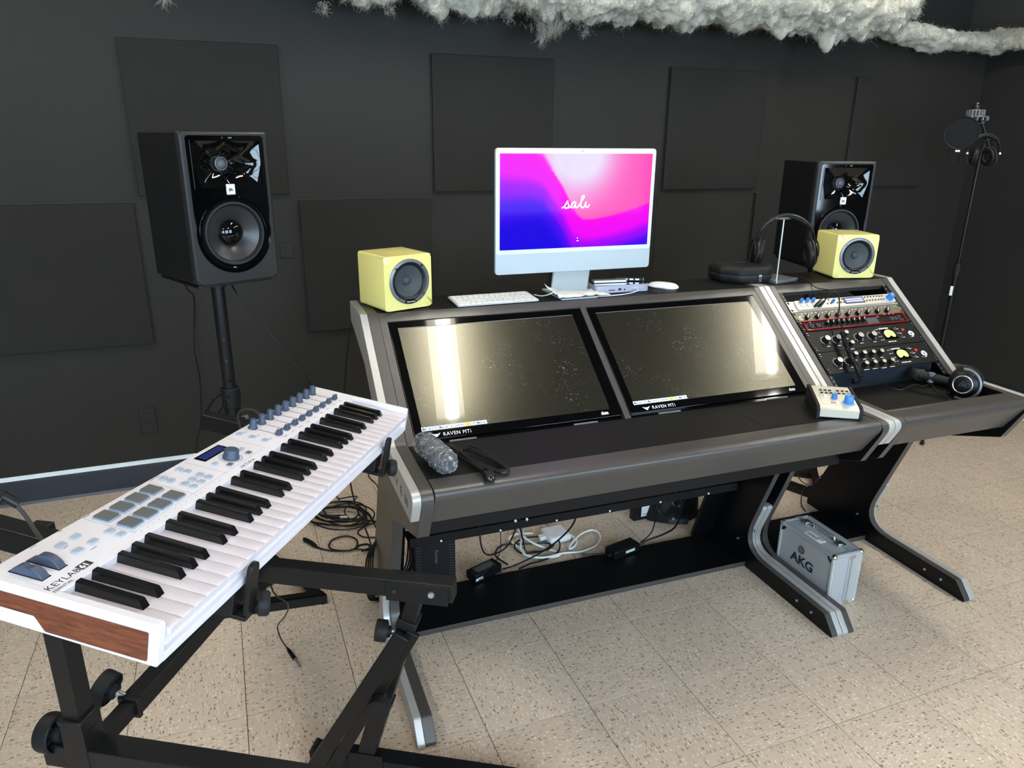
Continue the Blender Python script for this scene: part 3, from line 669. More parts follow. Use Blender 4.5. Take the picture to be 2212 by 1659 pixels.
for x, y, r in ((.362, .028, .0028), (.372, .028, .0028), (.382, .028, .0028), (.392, .028, .0028), (.368, .013, .002), (.378, .013, .002), (.388, .013, .002)): MB().lathe([(0, 0), (r, 0), (r, .002), (0, .0022)], 10, T(x, y, .002)).obj('push_button', M_blkm, u)
for x in (.407, .426): MB().torus((x, .0225, .003), (0, 0, 1), .0055, .0013, 18, 6).obj('headphone_jack', M_grey, u)
MB().box((.440, .012, .002), (.456, .033, .004)).obj('switch_frame', M_grey, u); MB().box((.4425, .0145, .004), (.4535, .0305, .0065)).obj('power_switch', M_blk, u, bevel=.001)
bars(u, [(.036, .0072, .022, .0022), (.452, .007, .012, .0016), (.35, .036, .010, .0016), (.05, .0375, .008, .0014)])
for x in (.378, .400, .420): bars(u, [(x, .0385, .004, .003)], M_print, .0085)
screws(u, .482, .0435, (.009, .035))
# 4 and 5: two black two-space units with yellow meters
def meter(t, x, y):
    P = [(x+.0215*cos(a)*1.05, y+.004+.0165*sin(a)) for a in [pi*k/18 for k in range(19)]]
    P = P + [(x-.0225, y-.006), (x-.018, y-.012), (x-.007, y-.010), (x-.004, y-.0055), (x+.004, y-.0055), (x+.007, y-.010), (x+.018, y-.012), (x+.0225, y-.006)]
    MB().box((x-.028, y-.019, .002), (x+.028, y+.0245, .0045)).obj('meter_frame', M_gloss, t, bevel=.001)
    m = MB().prism(P, .0045, .0052, axis='z').obj('meter_face', M_vu, t)
    nd = MB(); nd.box((-.0003, 0, 0), (.0003, .019, .0003), T(x, y-.004, .0053) @ RZ(.5)); nd.tube([(x+.014*cos(a), y-.002+.014*sin(a), .0054) for a in [pi*.2+pi*.6*k/10 for k in range(11)]], .0004, 4); nd.obj('needle', M_kprint, m)
def toggles(t, lst):
    for x, y in lst:
        MB().lathe([(0, 0), (.0030, 0), (.0030, .002), (.0018, .0025), (.0022, .009), (0, .0095)], 10, T(x, y, .002)).obj('toggle', M_chrome, t)
        bars(t, [(x+.013, y, .012, .0016)])
def lion(t, x, y):
    g = MB()
    for k in range(22):
        a = 2*pi*k/22; g.box((-.0012, .0088, 0), (.0012, .0118, .0003), T(x, y, .0023) @ RZ(a))
    g.lathe([(0, .0003), (.0075, .0003), (.0075, 0)], 20, T(x, y, .0023)); g.obj('maker_badge', M_print, t)
    MB().prism([(x-.003, y-.004), (x+.001, y-.004), (x+.003, y-.001), (x+.002, y+.003), (x-.001, y+.0045), (x-.003, y+.002)], .0026, .0029, axis='z').obj('badge_figure', M_kprint, t)
def scale_ring(t, x, y, r):
    g = MB()
    for k in range(11):
        a = radians(-140+28*k); g.box((-.0006, r, 0), (.0006, r+.0028, .0003), T(x, y, .0023) @ RZ(a))
    g.tube([(x+(r-.001)*sin(radians(-140+14*k)), y+(r-.001)*cos(radians(-140+14*k)), .0024) for k in range(21)], .0004, 4)
    g.obj('scale_marks', M_print, t)
M_kcap = mat('brushed_knob_cap', rgb(226, 220, 200), .28, metal=.6)
u = unit('compressor', 'black two-space rack unit with yellow meter labelled SEVENTEEN, fourth from top', .1415, .0885, M_fblk, chas=M_chas)
Y4 = .1415
for x, y, r in ((.066, .187, .0115), (.113, .186, .0115), (.157, .204, .0085), (.210, .186, .0115), (.268, .186, .0115), (.155, .160, .0085)):
    knob(u, x, y-Y4, r, .017, M_blk, M_kcap); scale_ring(u, x, y-Y4, r*1.45) if r > .01 else None
    bars(u, [(x, y-Y4-r*2.1, .014 if r > .01 else .018, .0022)])
meter(u, .349, .184-Y4); toggles(u, [(.385, .206-Y4), (.388, .186-Y4), (.391, .168-Y4)])
for y in (.211, .197, .18, .165): MB().cyl((.308, y-Y4, .002), (.308, y-Y4, .0045), .0026, n=12).obj('indicator', M_alu, u); bars(u, [(.300, y-Y4, .005, .002)])
MB().cyl((.419, .199-Y4, .002), (.419, .199-Y4, .006), .0048, n=16).obj('red_lamp', mat('red_lamp', rgb(190, 40, 40), .3, emit=rgb(210, 40, 40), estr=.5), u)
lion(u, .447, .181-Y4); toggles(u, [(.430, .1665-Y4)])
text('lettering', 'SEVENTEEN', .0082, M_print, u, T(.318, .211-Y4, .0023), ext=.0002, bold=.0003)
text('lettering', 'LIMITING AMP', .0058, M_print, u, T(.324, .1535-Y4, .0023), ext=.0002, bold=.0002)
screws(u, .482, .0885, (.008, .018, .072, .081))
u = unit('channel_strip', 'black two-space rack unit with yellow meter labelled EIGHTEEN, lowest in rack', .052, .0885, M_fblk, chas=M_chas)
for x, y, r in ((.062, .095, .0115), (.110, .094, .0115), (.141, .114, .0085), (.179, .114, .0085), (.217, .113, .0085), (.254, .113, .0085), (.160, .072, .0085), (.197, .072, .0085), (.235, .071, .0085), (.273, .072, .0085)):
    knob(u, x, y-.052, r, .017, M_blk, M_kcap)
    if r > .01: scale_ring(u, x, y-.052, r*1.45)
    bars(u, [(x, y-.052-r*2.1, .013 if y > .08 else .022, .002)])
meter(u, .346, .096-.052); toggles(u, [(.384, .118-.052), (.387, .098-.052), (.390, .080-.052)])
for y in (.121, .106, .088, .072): MB().cyl((.307, y-.052, .002), (.307, y-.052, .0045), .0026, n=12).obj('indicator', M_alu, u); bars(u, [(.298, y-.052, .007, .002)])
MB().cyl((.415, .108-.052, .002), (.415, .108-.052, .006), .0048, n=16).obj('red_lamp', MATS['red_lamp'], u)
lion(u, .443, .092-.052); toggles(u, [(.427, .0775-.052)])
text('lettering', 'EIGHTEEN', .0082, M_print, u, T(.316, .121-.052, .0023), ext=.0002, bold=.0003)
text('lettering', 'CHANNEL STRIP', .0058, M_print, u, T(.322, .0635-.052, .0023), ext=.0002, bold=.0002)
screws(u, .482, .0885, (.008, .018, .072, .081))

# ------------------------------------------------------------------ things on the upper shelf
ZS = 1.0466
def on_desk(a, b, z, ang=0): return frame(dw(a, b, z), AX*cos(ang)+AY*sin(ang), AY*cos(ang)-AX*sin(ang), AZ)
M_yel = mat('cream_yellow_lacquer', rgb(236, 226, 140), .22, coat=.7, coatr=.06, spec=.5)
M_cone = mat('paper_cone', (.045, .055, .058), .6, bump=.5, bscale=500)
M_surr = mat('rubber_surround', (.010, .010, .011), .45)
M_ring = mat('grey_driver_ring', (.17, .18, .20), .35, metal=.4)
def yellow_speaker(M, label):
    t = thing('cube_speaker', label, 'speaker', M, 'yellow cube speakers on the desk shelf')
    w = .160; c = (.083, .082); r = .066; z0 = .004
    mb = MB(); out = rrect(0, z0, w, z0+w, .009, 4)
    holed(mb, out, circ((c[0], c[1]+z0), r), (c[0], c[1]+z0), 0)
    n = len(out); mb.loops([[(p[0], 0, p[1]) for p in out], [(p[0], w, p[1]) for p in out]], capB=True)
    mb.obj('cabinet', M_yel, t, bevel=.003, weld=True, smooth=35)
    Q = T(c[0], 0, c[1]+z0) @ RX(pi/2)
    MB().lathe([(r+.001, -.004), (r+.001, .003), (r-.002, .0045), (r-.008, .0045), (r-.010, .001), (r-.0105, -.006)], 48, Q).obj('driver_ring', M_ring, t)
    MB().lathe([(r-.009, -.003), (r-.013, .0025), (r-.018, -.001), (r-.019, -.004)], 48, Q).obj('surround', M_surr, t)
    MB().lathe([(r-.018, -.004), (.020, -.016), (.014, -.017)], 48, Q).obj('cone', M_cone, t)
    MB().lathe([(.015, -.018), (.0125, -.011), (.007, -.0075), (0, -.0065)], 32, Q).obj('dust_cap', M_cone, t)
    for k in range(4):
        a = radians(48+90*k); MB().cyl((c[0]+.0605*cos(a), -.0045, c[1]+z0+.0605*sin(a)), (c[0]+.0605*cos(a), -.0065, c[1]+z0+.0605*sin(a)), .0036, n=14).obj('screw', M_chrome, t)
    P = fillet([(c[0]-.022, z0+.0195, .002), (c[0]-.016, z0+.0275, .004), (c[0]+.016, z0+.0275, .004), (c[0]+.022, z0+.0195, .002), (c[0], z0+.0165, .02)], 4)
    b = MB().prism(P, -.0055, -.001, axis='y').obj('name_badge', M_gloss, t)
    text('lettering', 'Avantone', .0075, M_print, b, frame((c[0], -.0057, z0+.0205), (1, 0, 0), (0, 0, 1), (0, -1, 0)), 'CENTER', ext=.0001, shear=.3)
    MB().box((.012, .012, 0), (w-.012, w-.012, z0+.001)).obj('foam_pad', M_blkm, t)
yellow_speaker(on_desk(.074, .590, ZS, radians(18.5)), 'yellow cube speaker on the left end of the desk shelf')
yellow_speaker(on_desk(1.762, .645, ZS, radians(-15.5)), 'yellow cube speaker on the right end of the desk, above the rack')

# all-in-one computer
def wallpaper(u, v):
    def lerp(a, b, t): return a+(b-a)*t
    def sm(t): t = max(0, min(1, t)); return t*t*(3-2*t)
    K = [(0, 1.14), (.2, 1.04), (.27, .98), (.33, .83), (.40, .66), (.45, .50), (.50, .36), (.54, .305), (.62, .305), (.75, .34), (.88, .40), (1, .47)]
    B = K[-1][1]
    for (a, ya), (b, yb) in zip(K, K[1:]):
        if a <= u <= b: B = lerp(ya, yb, (u-a)/(b-a)); break
    d = B-v
    w = math.exp(-((u-.43)/.25)**2-((v-1.0)/.5)**2); w2 = math.exp(-((u-.60)/.16)**2-((v-1.0)/.35)**2)
    pk = [lerp(a, b, min(1, w*1.05+.55*w2)) for a, b in zip((255, 84, 188), (238, 226, 255))]
    stops = [(0, (252, 0, 244)), (.22, (244, 0, 250)), (.36, (158, 0, 252)), (.52, (70, 0, 245)), (.70, (28, 0, 232)), (2, (22, 0, 226))]
    dd = max(0, d*(1.0 if u < .5 else 1.25))
    dd *= .72+.28*min(1, u/.35)
    for (a, ca), (b, cb) in zip(stops, stops[1:]):
        if a <= dd <= b: lf = [lerp(x, y, sm((dd-a)/(b-a))) for x, y in zip(ca, cb)]; break
    e = .012 if u > .33 else .06
    t = sm((d+e)/(2*e))
    return [lerp(p, l, t) for p, l in zip(pk, lf)]
M_acol = mat('silver_computer_case', rgb(178, 188, 192), .38, metal=.2)
M_bez = mat('white_bezel_glass', rgb(218, 224, 222), .25, spec=.3)
im = thing('desktop_computer', 'white all-in-one computer with bright magenta and blue screen', 'computer', on_desk(.432, .650, ZS))
w, z0, z1 = .545, .083, .462
MB().prism(rrect(0, z0, w, z1, .012, 6), 0, .0115, axis='y').obj('housing', M_acol, im, bevel=.0012)
zc = .146
MB().prism(rrect(.0012, zc, w-.0012, z1-.0012, .011, 6), -.0012, .0002, axis='y').obj('bezel', M_bez, im, bevel=.0004)
sx0, sx1, sz0, sz1 = .0135, w-.0135, zc+.0135, z1-.0155
nx, nz = 96, 64
me = bpy.data.meshes.new('display'); vs = []; fs = []; cols = []
for j in range(nz+1):
    for i in range(nx+1): vs.append((sx0+(sx1-sx0)*i/nx, -.0016, sz0+(sz1-sz0)*j/nz)); cols.append((*rgb(*wallpaper(i/nx, j/nz)), 1))
for j in range(nz):
    for i in range(nx): a = j*(nx+1)+i; fs.append((a, a+1, a+nx+2, a+nx+1))
me.from_pydata(vs, [], fs); ca = me.color_attributes.new('picture', 'FLOAT_COLOR', 'POINT'); ca.data.foreach_set('color', [x for c in cols for x in c])
m = bpy.data.materials.new('lit_display'); m.use_nodes = True; nt = m.node_tree; b = nt.nodes['Principled BSDF']; b.inputs['Base Color'].default_value = (.004, .004, .004, 1); b.inputs['Roughness'].default_value = .06; b.inputs['Specular IOR Level'].default_value = .03
at = nt.nodes.new('ShaderNodeAttribute'); at.attribute_name = 'picture'; nt.links.new(at.outputs['Color'], b.inputs['Emission Color']); b.inputs['Emission Strength'].default_value = .82
me.materials.append(m); dsp = link('display', me, im)
MB().box((.006, -.0014, z1-.0028), (.0062, -.0013, z1-.0026)).cyl((w*.52, -.0010, z1-.0085), (w*.52, -.0016, z1-.0085), .0022, n=14).obj('webcam', M_gloss, im)
M_glow = mat('lit_lettering', (.1, .1, .1), .5, emit=(1, 1, 1), estr=.95)
def scr(px, py): return (sx0+(sx1-sx0)*(px-174)/1494, -.0022, sz0+(sz1-sz0)*(1-(py-135)/985))
st = [(765, 694), (792, 676), (812, 638), (820, 622), (824, 640), (834, 668), (826, 690), (806, 698), (796, 690), (820, 694), (852, 684), (866, 660), (880, 640), (897, 634), (884, 632), (868, 648), (858, 672), (866, 692), (882, 690), (896, 664), (903, 638), (898, 668), (908, 692), (926, 684), (952, 640), (978, 596), (984, 576), (974, 568), (962, 590), (954, 640), (954, 676), (964, 694), (982, 690), (996, 666), (1006, 636), (1002, 664), (1008, 690), (1024, 690), (1042, 662)]
MB().tube(smooth_path([scr(*p) for p in st], 5), .0024, 6).obj('greeting', M_glow, dsp)
MB().box(scr(924, 1052), tuple(a+b for a, b in zip(scr(946, 1044), (0, .0004, 0)))).ball(scr(932, 1018), (.0016, .0004, .0026), 10, 6).obj('power_hint', M_glow, dsp)
neck = MB(); neck.prism([(.045, 0), (.125, 0), (.122, .006), (.05, .010), (.028, .12), (.012, .19), (.012, .17), (.020, .10), (.040, .008)], .209, .339); neck.obj('neck', M_acol, im, bevel=.002)
MB().prism(rrect(.209, -.045, .339, .10, .006), 0, .0045, axis='z').obj('foot', M_acol, im, bevel=.001)

# computer keyboard
kb = thing('computer_keyboard', 'slim white computer keyboard on the shelf left of the computer', 'keyboard', on_desk(.296, .604, ZS, radians(1.0)) @ RX(radians(3.2)))
MB().prism(rrect(0, 0, .270, .112, .008), .001, .0065, axis='z').obj('base', mat('aluminium_keyboard_base', rgb(200, 204, 204), .4, metal=.3), kb, bevel=.001)
km = {}
def keycap(w_, h_):
    q = (round(w_, 4), round(h_, 4))
    if q not in km: km[q] = MB().loops([[(p[0], p[1], 0) for p in rrect(0, 0, w_, h_, .0016, 2)], [(p[0], p[1], .0016) for p in rrect(.0005, .0005, w_-.0005, h_-.0005, .0016, 2)]], capB=True).mesh('key', M_white, 30)
    return km[q]
rows = [(.005, .0165, [1.05]*14), (.0235, .0165, [1]*13+[1.7]), (.042, .0165, [1.7]+[1]*12+[1]), (.0605, .0165, [1.95]+[1]*11+[1.75]), (.079, .0165, [2.45]+[1]*10+[2.25]), (.0975, .010, [1.1]*3+[1.3, 6.0, 1.3, 1.1, 1.1, 1.1])]
for yy, hh, ws in rows:
    tot = sum(ws); x = .005; W_ = .260
    y = .112-yy-hh
    for q in ws:
        kw = W_*q/tot
        o = bpy.data.objects.new('key', keycap(kw-.0022, hh-.0005)); COL.objects.link(o); o.parent = kb; o.matrix_local = T(x+.0011, y, .0065); x += kw
M_paper = mat('white_paper', rgb(236, 234, 228), .8)
pm = MB(); L1 = []
for j in range(9):
    L1.append([Vector((-.012+.165*i/14+.03*(1-j/8)*(.4+.6*i/14)-.012*abs(noise.noise(Vector((j*.9, 3, 1))))*(i == 0), -.010+.100*j/8, .007+.012*abs(noise.noise(Vector((i*.35, j*.5, 2))))+.030*math.exp(-i/2.2)*(j/8))) for i in range(15)])
pm.loops(L1, close=False)
o = pm.obj('paper_sheet', M_paper, smooth=60); o.matrix_world = on_desk(.632, .615, ZS); sd = o.modifiers.new('thickness', 'SOLIDIFY'); sd.thickness = .0008; sd.offset = 1
tag(o, 'crumpled white paper lying over the foot of the white computer', 'paper')
tag(MB().tube(smooth_path([dw(.585, .70, ZS+.003), dw(.595, .66, ZS+.006), dw(.612, .635, ZS+.016), dw(.63, .645, ZS+.022), dw(.64, .68, ZS+.01)], 6), .0017, 8).obj('charging_cable', M_wcable), 'thin white cable curling out from under the paper by the computer foot', 'cable')
tag(MB().tube(smooth_path([dw(.74, .625, ZS+.004), dw(.80, .615, ZS+.002), dw(.88, .620, ZS+.003), dw(.925, .628, ZS+.008), dw(.935, .640, ZS+.013), dw(.925, .6475, ZS+.0145)], 6), .0017, 8).obj('charging_cable', M_wcable), 'thin white cable plugged into the front of the docking station', 'cable')
# dock with two drives on it
dk = thing('docking_station', 'silver docking station box on the shelf right of the computer neck', 'dock', on_desk(.786, .652, ZS, radians(-2)))
MB().prism(rrect(0, 0, .196, .082, .014, 6), .002, .027, axis='z').obj('case', mat('lilac_silver_case', rgb(172, 172, 190), .35, metal=.3), dk, bevel=.001)
MB().prism(rrect(.003, .003, .193, .079, .012, 6), .0268, .0276, axis='z').obj('top_plate', M_gloss, dk)
MB().box((.02, .01, 0), (.176, .07, .003)).obj('rubber_foot', M_blk, dk)
for x0, x1, zz in ((.045, .068, .011), (.080, .092, .015)): MB().box((x0, -.0008, .010), (x1, .001, zz+.002)).obj('port', M_kprint, dk)
MB().cyl((.104, -.0008, .012), (.104, .001, .012), .003, n=12).obj('audio_port', M_kprint, dk)
for k in range(6): MB().box((.130+.008*k, -.0007, .0155), (.134+.008*k, .001, .0165)).obj('marking', M_white, dk)
o = MB().prism(rrect(0, 0, .12, .024, .004), 0, .009, axis='z').obj('flash_drive', M_alu, bevel=.0015); o.matrix_world = on_desk(.800, .700, ZS+.0282, radians(-6)) @ RY(radians(0)); tag(o, 'slim silver drive lying on top of the docking station', 'drive')
hb = thing('usb_hub', 'black usb hub stick lying on the right of the docking station', 'usb hub', on_desk(.888, .722, ZS+.0279, radians(-22)))
MB().prism(rrect(0, 0, .10, .026, .004), 0, .013, axis='z').obj('hub_case', M_blk, hb, bevel=.0015)
for k in range(4): MB().box((.012+.02*k, -.0006, .004), (.025+.02*k, .001, .009)).obj('port', M_alu, hb)
MB().box((.099, .004, .002), (.1008, .022, .011)).obj('end_plate', M_alu, hb)
# mouse
mo = thing('computer_mouse', 'white low computer mouse on the shelf beside the docking station', 'mouse', on_desk(1.064, .690, ZS, radians(-48)))
mm_ = MB(); lp = []
for j in range(9):
    t_ = j/8; zz = .0035+.0155*sin(t_*pi/2); sc_ = cos(t_*pi/2)**.55 if j < 8 else 0
    lp.append([(.054*sc_*math.copysign(abs(cos(a))**.75, cos(a)), .0275*sc_*math.copysign(abs(sin(a))**.8, sin(a)), zz) for a in [2*pi*k/36 for k in range(36)]] if j < 8 else [(.001*cos(2*pi*k/36), .001*sin(2*pi*k/36), zz) for k in range(36)])
mm_.loops(lp, capA=True, capB=True); mm_.obj('shell', M_white, mo, smooth=80)
MB().prism([(.050*cos(a), .024*sin(a)) for a in [2*pi*k/28 for k in range(28)]], 0, .004, axis='z').obj('mouse_base', M_alu, mo)
# headphone case
hc = thing('headphone_case', 'black hard-shell headphone case with zip on the shelf', 'case', on_desk(1.420, .728, ZS, radians(-3)))
def cshape(s, z): return [Vector((p[0]*s, p[1]*s, z)) for p in fillet([(-.110, .078, .03), (-.110, -.02, .03), (-.062, -.085, .04), (.060, -.085, .045), (.110, -.03, .04), (.110, .078, .03)], 6)]
MB().loops([cshape(.86, 0), cshape(.96, .006), cshape(1, .018), cshape(.985, .026)], capA=True, capB=True).obj('case_base', M_blkm, hc, smooth=50)
MB().loops([cshape(.985, .030), cshape(1.0, .036), cshape(.985, .047), cshape(.93, .056), cshape(.80, .062), cshape(.76, .0615), cshape(.3, .065)], capA=True, capB=True).obj('case_lid', M_blkm, hc, smooth=50)
MB().loops([cshape(.992, .0255), cshape(.992, .0305)]).obj('zip', M_kprint, hc)
for dx in (0, .006): MB().box((.012+dx, -.0875, .008), (.015+dx, -.0845, .031)).obj('zip_pull', M_grey, hc)
MB().box((.010, -.088, .026), (.022, -.083, .033)).obj('zip_slider', M_alu, hc, bevel=.001)
bars(hc, [(-.025+.008*k, .012, .005, .008) for k in range(6)], M_grey, .0652, 'faded_lettering')
# ------------------------------------------------------------------ headphones
M_pad = mat('leatherette_ear_pad', (.006, .006, .006), .5, bump=.5, bscale=500, spec=.3)
M_hgrey = mat('charcoal_headphone_shell', (.028, .029, .031), .42, spec=.4)
def headphones(name, label, M, span, H, r, swivel=0.0, band=M_hgrey, ring=None, drop=0.0, squash=1.0, open_=1.0, bw=.017, cupx=None, hz=1.0):
    """ear cups at x = +-span/2 with their pads facing each other, band rising to z = H; local y is the depth"""
    t = thing(name, label, 'headphones', M, None)
    arc = [(-span/2*cos(a)*(1.0), 0, drop+(H-drop)*sin(a)**.9) for a in [pi*k/24 for k in range(25)]]
    def strip(path, wy, th, nm, m, par):
        loops = []
        for i, p in enumerate(path):
            a = Vector(path[max(0, i-1)]); b = Vector(path[min(len(path)-1, i+1)]); tg = (b-a).normalized(); nr = Vector((tg.z, 0, -tg.x))
            loops.append([Vector(p)+Vector((0, wy*cos(q), 0))+nr*(th*sin(q)) for q in [2*pi*k/12 for k in range(12)]])
        return MB().loops(loops, capA=True, capB=True).obj(nm, m, par, smooth=60)
    strip(arc[4:21], bw, .0055, 'headband', band, t)
    strip([(p[0]*.955, 0, p[2]*.955) for p in arc[7:18]], bw*.85, .007, 'headband_cushion', M_pad, t)
    for s in (-1, 1):
        ends = arc[0:6] if s < 0 else arc[19:25]
        strip([(p[0]*1.0, 0, p[2]) for p in ends], bw*.55, .004, 'slider', M_blkm, t)
        cx_ = (span/2-.012) if cupx is None else cupx
        C = T(s*cx_, 0, drop-.012) @ RZ(s*swivel) @ RY(s*radians(90)*1.0 - s*radians(8)) @ Matrix.Diagonal((hz, squash, 1, 1))
        c = MB().lathe([(0, .018), (r*.55, .018), (r*.80, .014), (r*.95, .004), (r*.95, -.006), (0, -.006)], 36, C).obj('ear_cup', M_blk, t)
        MB().torus((0, 0, -.013), (0, 0, 1), r*.72, r*.27, 36, 12, C @ Matrix.Diagonal((1, 1, .8, 1))).obj('ear_pad', M_pad, c)
        MB().lathe([(0, -.006), (r*.6, -.006), (r*.6, -.008), (0, -.008)], 24, C).obj('driver_cloth', M_kprint, c)
        MB().torus((0, 0, .002), (0, 0, 1), r*.965, .0022, 36, 6, C).obj('cup_rim', ring or M_hgrey, c)
        if cupx is not None:
            MB().tube(smooth_path([arc[0 if s < 0 else 24], (s*span*.47, -.004, drop-.03), (s*(cx_+.03), -.01, drop-.045), (s*(cx_+.012), 0, drop-.02)], 5), .0042, 8).obj('yoke', M_blkm, t)
            MB().ball((s*span/2, -.010, drop+.004), .006, 10, 6).obj('hinge_cap', M_white, t); continue
        ykpts = [(s*span/2*1.02, r*.98*sin(a)*1.0, drop-.012+r*.98*cos(a)*1.0) for a in [radians(-95+190*k/14) for k in range(15)]]
        MB().tube([(p[0]+s*.002, p[1], p[2]) for p in ykpts], .0032, 8).obj('yoke', M_blkm, t)
    return t
# headphones hanging on their stand
hs = thing('headphone_stand', 'silver rod headphone stand on the desk shelf', 'stand', on_desk(1.545, .690, ZS, radians(14)))
MB().prism(rrect(-.062, -.048, .062, .052, .004), 0, .010, axis='z').obj('base', M_alu, hs, bevel=.001)
MB().cyl((0, 0, .008), (0, 0, .224), .0034, n=14).obj('rod', M_alu, hs)
MB().prism([(-.030, .221), (.030, .221), (.028, .226), (.012, .2285), (-.012, .2285), (-.028, .226)], -.014, .014, axis='y').obj('hanger', M_grey, hs, bevel=.001)
headphones('headphones', 'black over-ear headphones hanging on the silver rod stand', on_desk(1.562, .690, ZS+.090, radians(-27)), .212, .146, .046, swivel=radians(6), drop=.022, hz=1.18)
# headphones lying on the rack bay's desktop
HX = (AX*.86 - AY*.51).normalized(); HY = AZ.cross(HX)
hp = thing('studio_headphones', 'black studio headphones lying on the rubber desktop below the rack', 'headphones', frame(on_z(2086, 829, .774)-AZ*.0515, HX, HY, AZ) @ Matrix.Diagonal((1.08, 1.08, 1.08, 1)))
band = [(-.105, .050, .052), (-.128, .060, .052), (-.138, .11, .050), (-.10, .145, .05), (-.03, .155, .05), (.03, .15, .05), (.065, .13, .05)]
bp = smooth_path(band, 6); loops = []
for i, p in enumerate(bp):
    tg = (bp[min(i+1, len(bp)-1)]-bp[max(0, i-1)]).normalized(); n = tg.cross(Vector((0, 0, 1))).normalized()
    loops.append([p+Vector((0, 0, .019*cos(q)))+n*(.006*sin(q)) for q in [2*pi*k/10 for k in range(10)]])
MB().loops(loops, capA=True, capB=True).obj('headband', mat('brownish_leatherette', (.022, .019, .016), .5), hp, smooth=60)
MB().tube([(-.115, .052, .052), (-.070, .030, .050), (-.045, .010, .050)], [.015, .013, .011], 10, Matrix.Diagonal((1, 1, 1, 1))).obj('slider', M_blkm, hp)
MB().cyl((-.088, .036, .036), (-.088, .036, .066), .010, n=16).obj('hinge', M_grey, hp)
cupd = Vector((-.52, -.84, .12)).normalized()
Q = frame((-.005, .0, .047), cupd.cross(Vector((0, 0, 1))).normalized(), cupd.cross(cupd.cross(Vector((0, 0, 1)))).normalized()*-1, cupd)
def dcup(nm, Q, fr):
    c = MB().lathe([(0, .020), (.030, .020), (.040, .014), (.046, 0), (.046, -.012), (.040, -.016), (0, -.016)], 40, Q).obj('ear_cup', M_blk, hp)
    if fr:
        MB().torus((0, 0, .0195), (0, 0, 1), .0265, .0022, 40, 8, Q).obj('cup_ring', M_alu, c)
        g = MB(); g.tube([(-.010, -.006, .0205), (.001, .011, .0205), (.010, -.006, .0205), (.003, -.006, .0205), (.001, .003, .0205), (-.004, -.006, .0205)], .0009, 5, Q); g.obj('cup_emblem', M_grey, c)
        MB().tube([(.046*cos(a), .046*sin(a), .006) for a in [radians(80+210*k/20) for k in range(21)]], .0045, 8, Q).obj('yoke', mat('satin_grey_metal', (.22, .23, .25), .35, metal=.4), hp)
    MB().torus((0, 0, -.026), (0, 0, 1), .033, .014, 40, 12, Q).obj('ear_pad', M_pad, c)
dcup('front', Q, True)
Q2 = Q @ T(.006, .0, -.092) @ RX(pi)
dcup('rear', Q2, False)
cb = [on_z(x, y, z) for x, y, z in ((1903, 828, .7245), (1925, 838, .7245), (1945, 842, .7245), (1962, 836, .7245), (1975, 831, .7245), (1995, 834, .7245), (2011, 829, .726), (2017, 838, .7245), (2028, 848, .7245), (2042, 855, .7245), (2055, 865, .7245), (2075, 867, .7245), (2095, 862, .7245), (2112, 859, .7245), (2140, 863, .7245), (2157, 860, .7255), (2164, 850, .7275), (2160, 841, .734), (2150, 835, .745))]
tag(MB().tube(smooth_path(cb, 6), .0019, 8).obj('headphone_cable', mat('dark_grey_cable', (.045, .045, .045), .5)), 'thin dark headphone cable winding over the rubber desktop', 'cable')

# coiled cable hanging down the front of the rack, plugged into the topmost unit
cc = thing('coiled_cable', 'black coiled headphone cable hanging over the rack front', 'cable')
def SP(a, u, n): return SO+AX*(1.468+a)+UP*u+NR*n
run = smooth_path([SP(.127, .330, .020), SP(.150, .347, .060), SP(.172, .335, .062), SP(.160, .29, .045), SP(.140, .25, .030), SP(.132, .215, .034), SP(.118, .193, .036)], 8)
MB().tube(run, .0024, 8).obj('straight_lead', M_cable, cc)
MB().tube([SP(.112, .326, .010), SP(.119, .328, .022), SP(.130, .333, .034)], [.004, .0058, .0040], 10).obj('plug', M_blk, cc)
core = smooth_path([SP(.118, .193, .036), SP(.108, .14, .030), SP(.098, .09, .030), SP(.093, .048, .030), SP(.088, .012, .022), on_z(1836, 826, .733)], 40)
hel = []; up0 = None
for i, p in enumerate(core):
    tg = (core[min(i+1, len(core)-1)]-core[max(0, i-1)]).normalized(); a0 = AX-tg*AX.dot(tg); a0.normalize(); b0 = tg.cross(a0)
    for j in range(3):
        th = 2*pi*(i*3+j)/13.0; q = core[min(i+1, len(core)-1)]
        hel.append(p.lerp(q, j/3)+a0*(.0062*cos(th))+b0*(.0062*sin(th)))
MB().tube(hel, .0019, 6).obj('coil', M_cable, cc)
MB().tube(smooth_path([on_z(1836, 826, .733), on_z(1836, 836, .727), on_z(1822, 846, .7252), on_z(1808, 842, .7252)], 6), .0024, 8).obj('tail_lead', M_cable, cc)
w = thing('headphone_lead', 'thin black lead from the shelf into the topmost rack unit', 'cable')
MB().tube(smooth_path([dw(1.66, .79, ZS+.003), dw(1.64, .70, ZS+.003), dw(1.625, .62, ZS+.004), slp := SP(.155, .412, .012), SP(.165, .37, .045), SP(.145, .352, .05), SP(.120, .340, .034)], 8), .0017, 8).obj('lead', M_cable, w)
MB().tube([SP(.098, .327, .011), SP(.103, .331, .020), SP(.119, .340, .033)], [.0035, .0052, .003], 10).obj('plug', M_blk, w)
tag(MB().tube(smooth_path([dw(1.60, .795, ZS+.002), dw(1.605, .70, ZS+.002), dw(1.606, .63, ZS+.003), SP(.138, .41, -.01), SP(.11, .36, -.08)], 6), .0014, 6).obj('thin_cable', M_cable), 'thin black cable dropping from the shelf through the empty rack slot', 'cable')

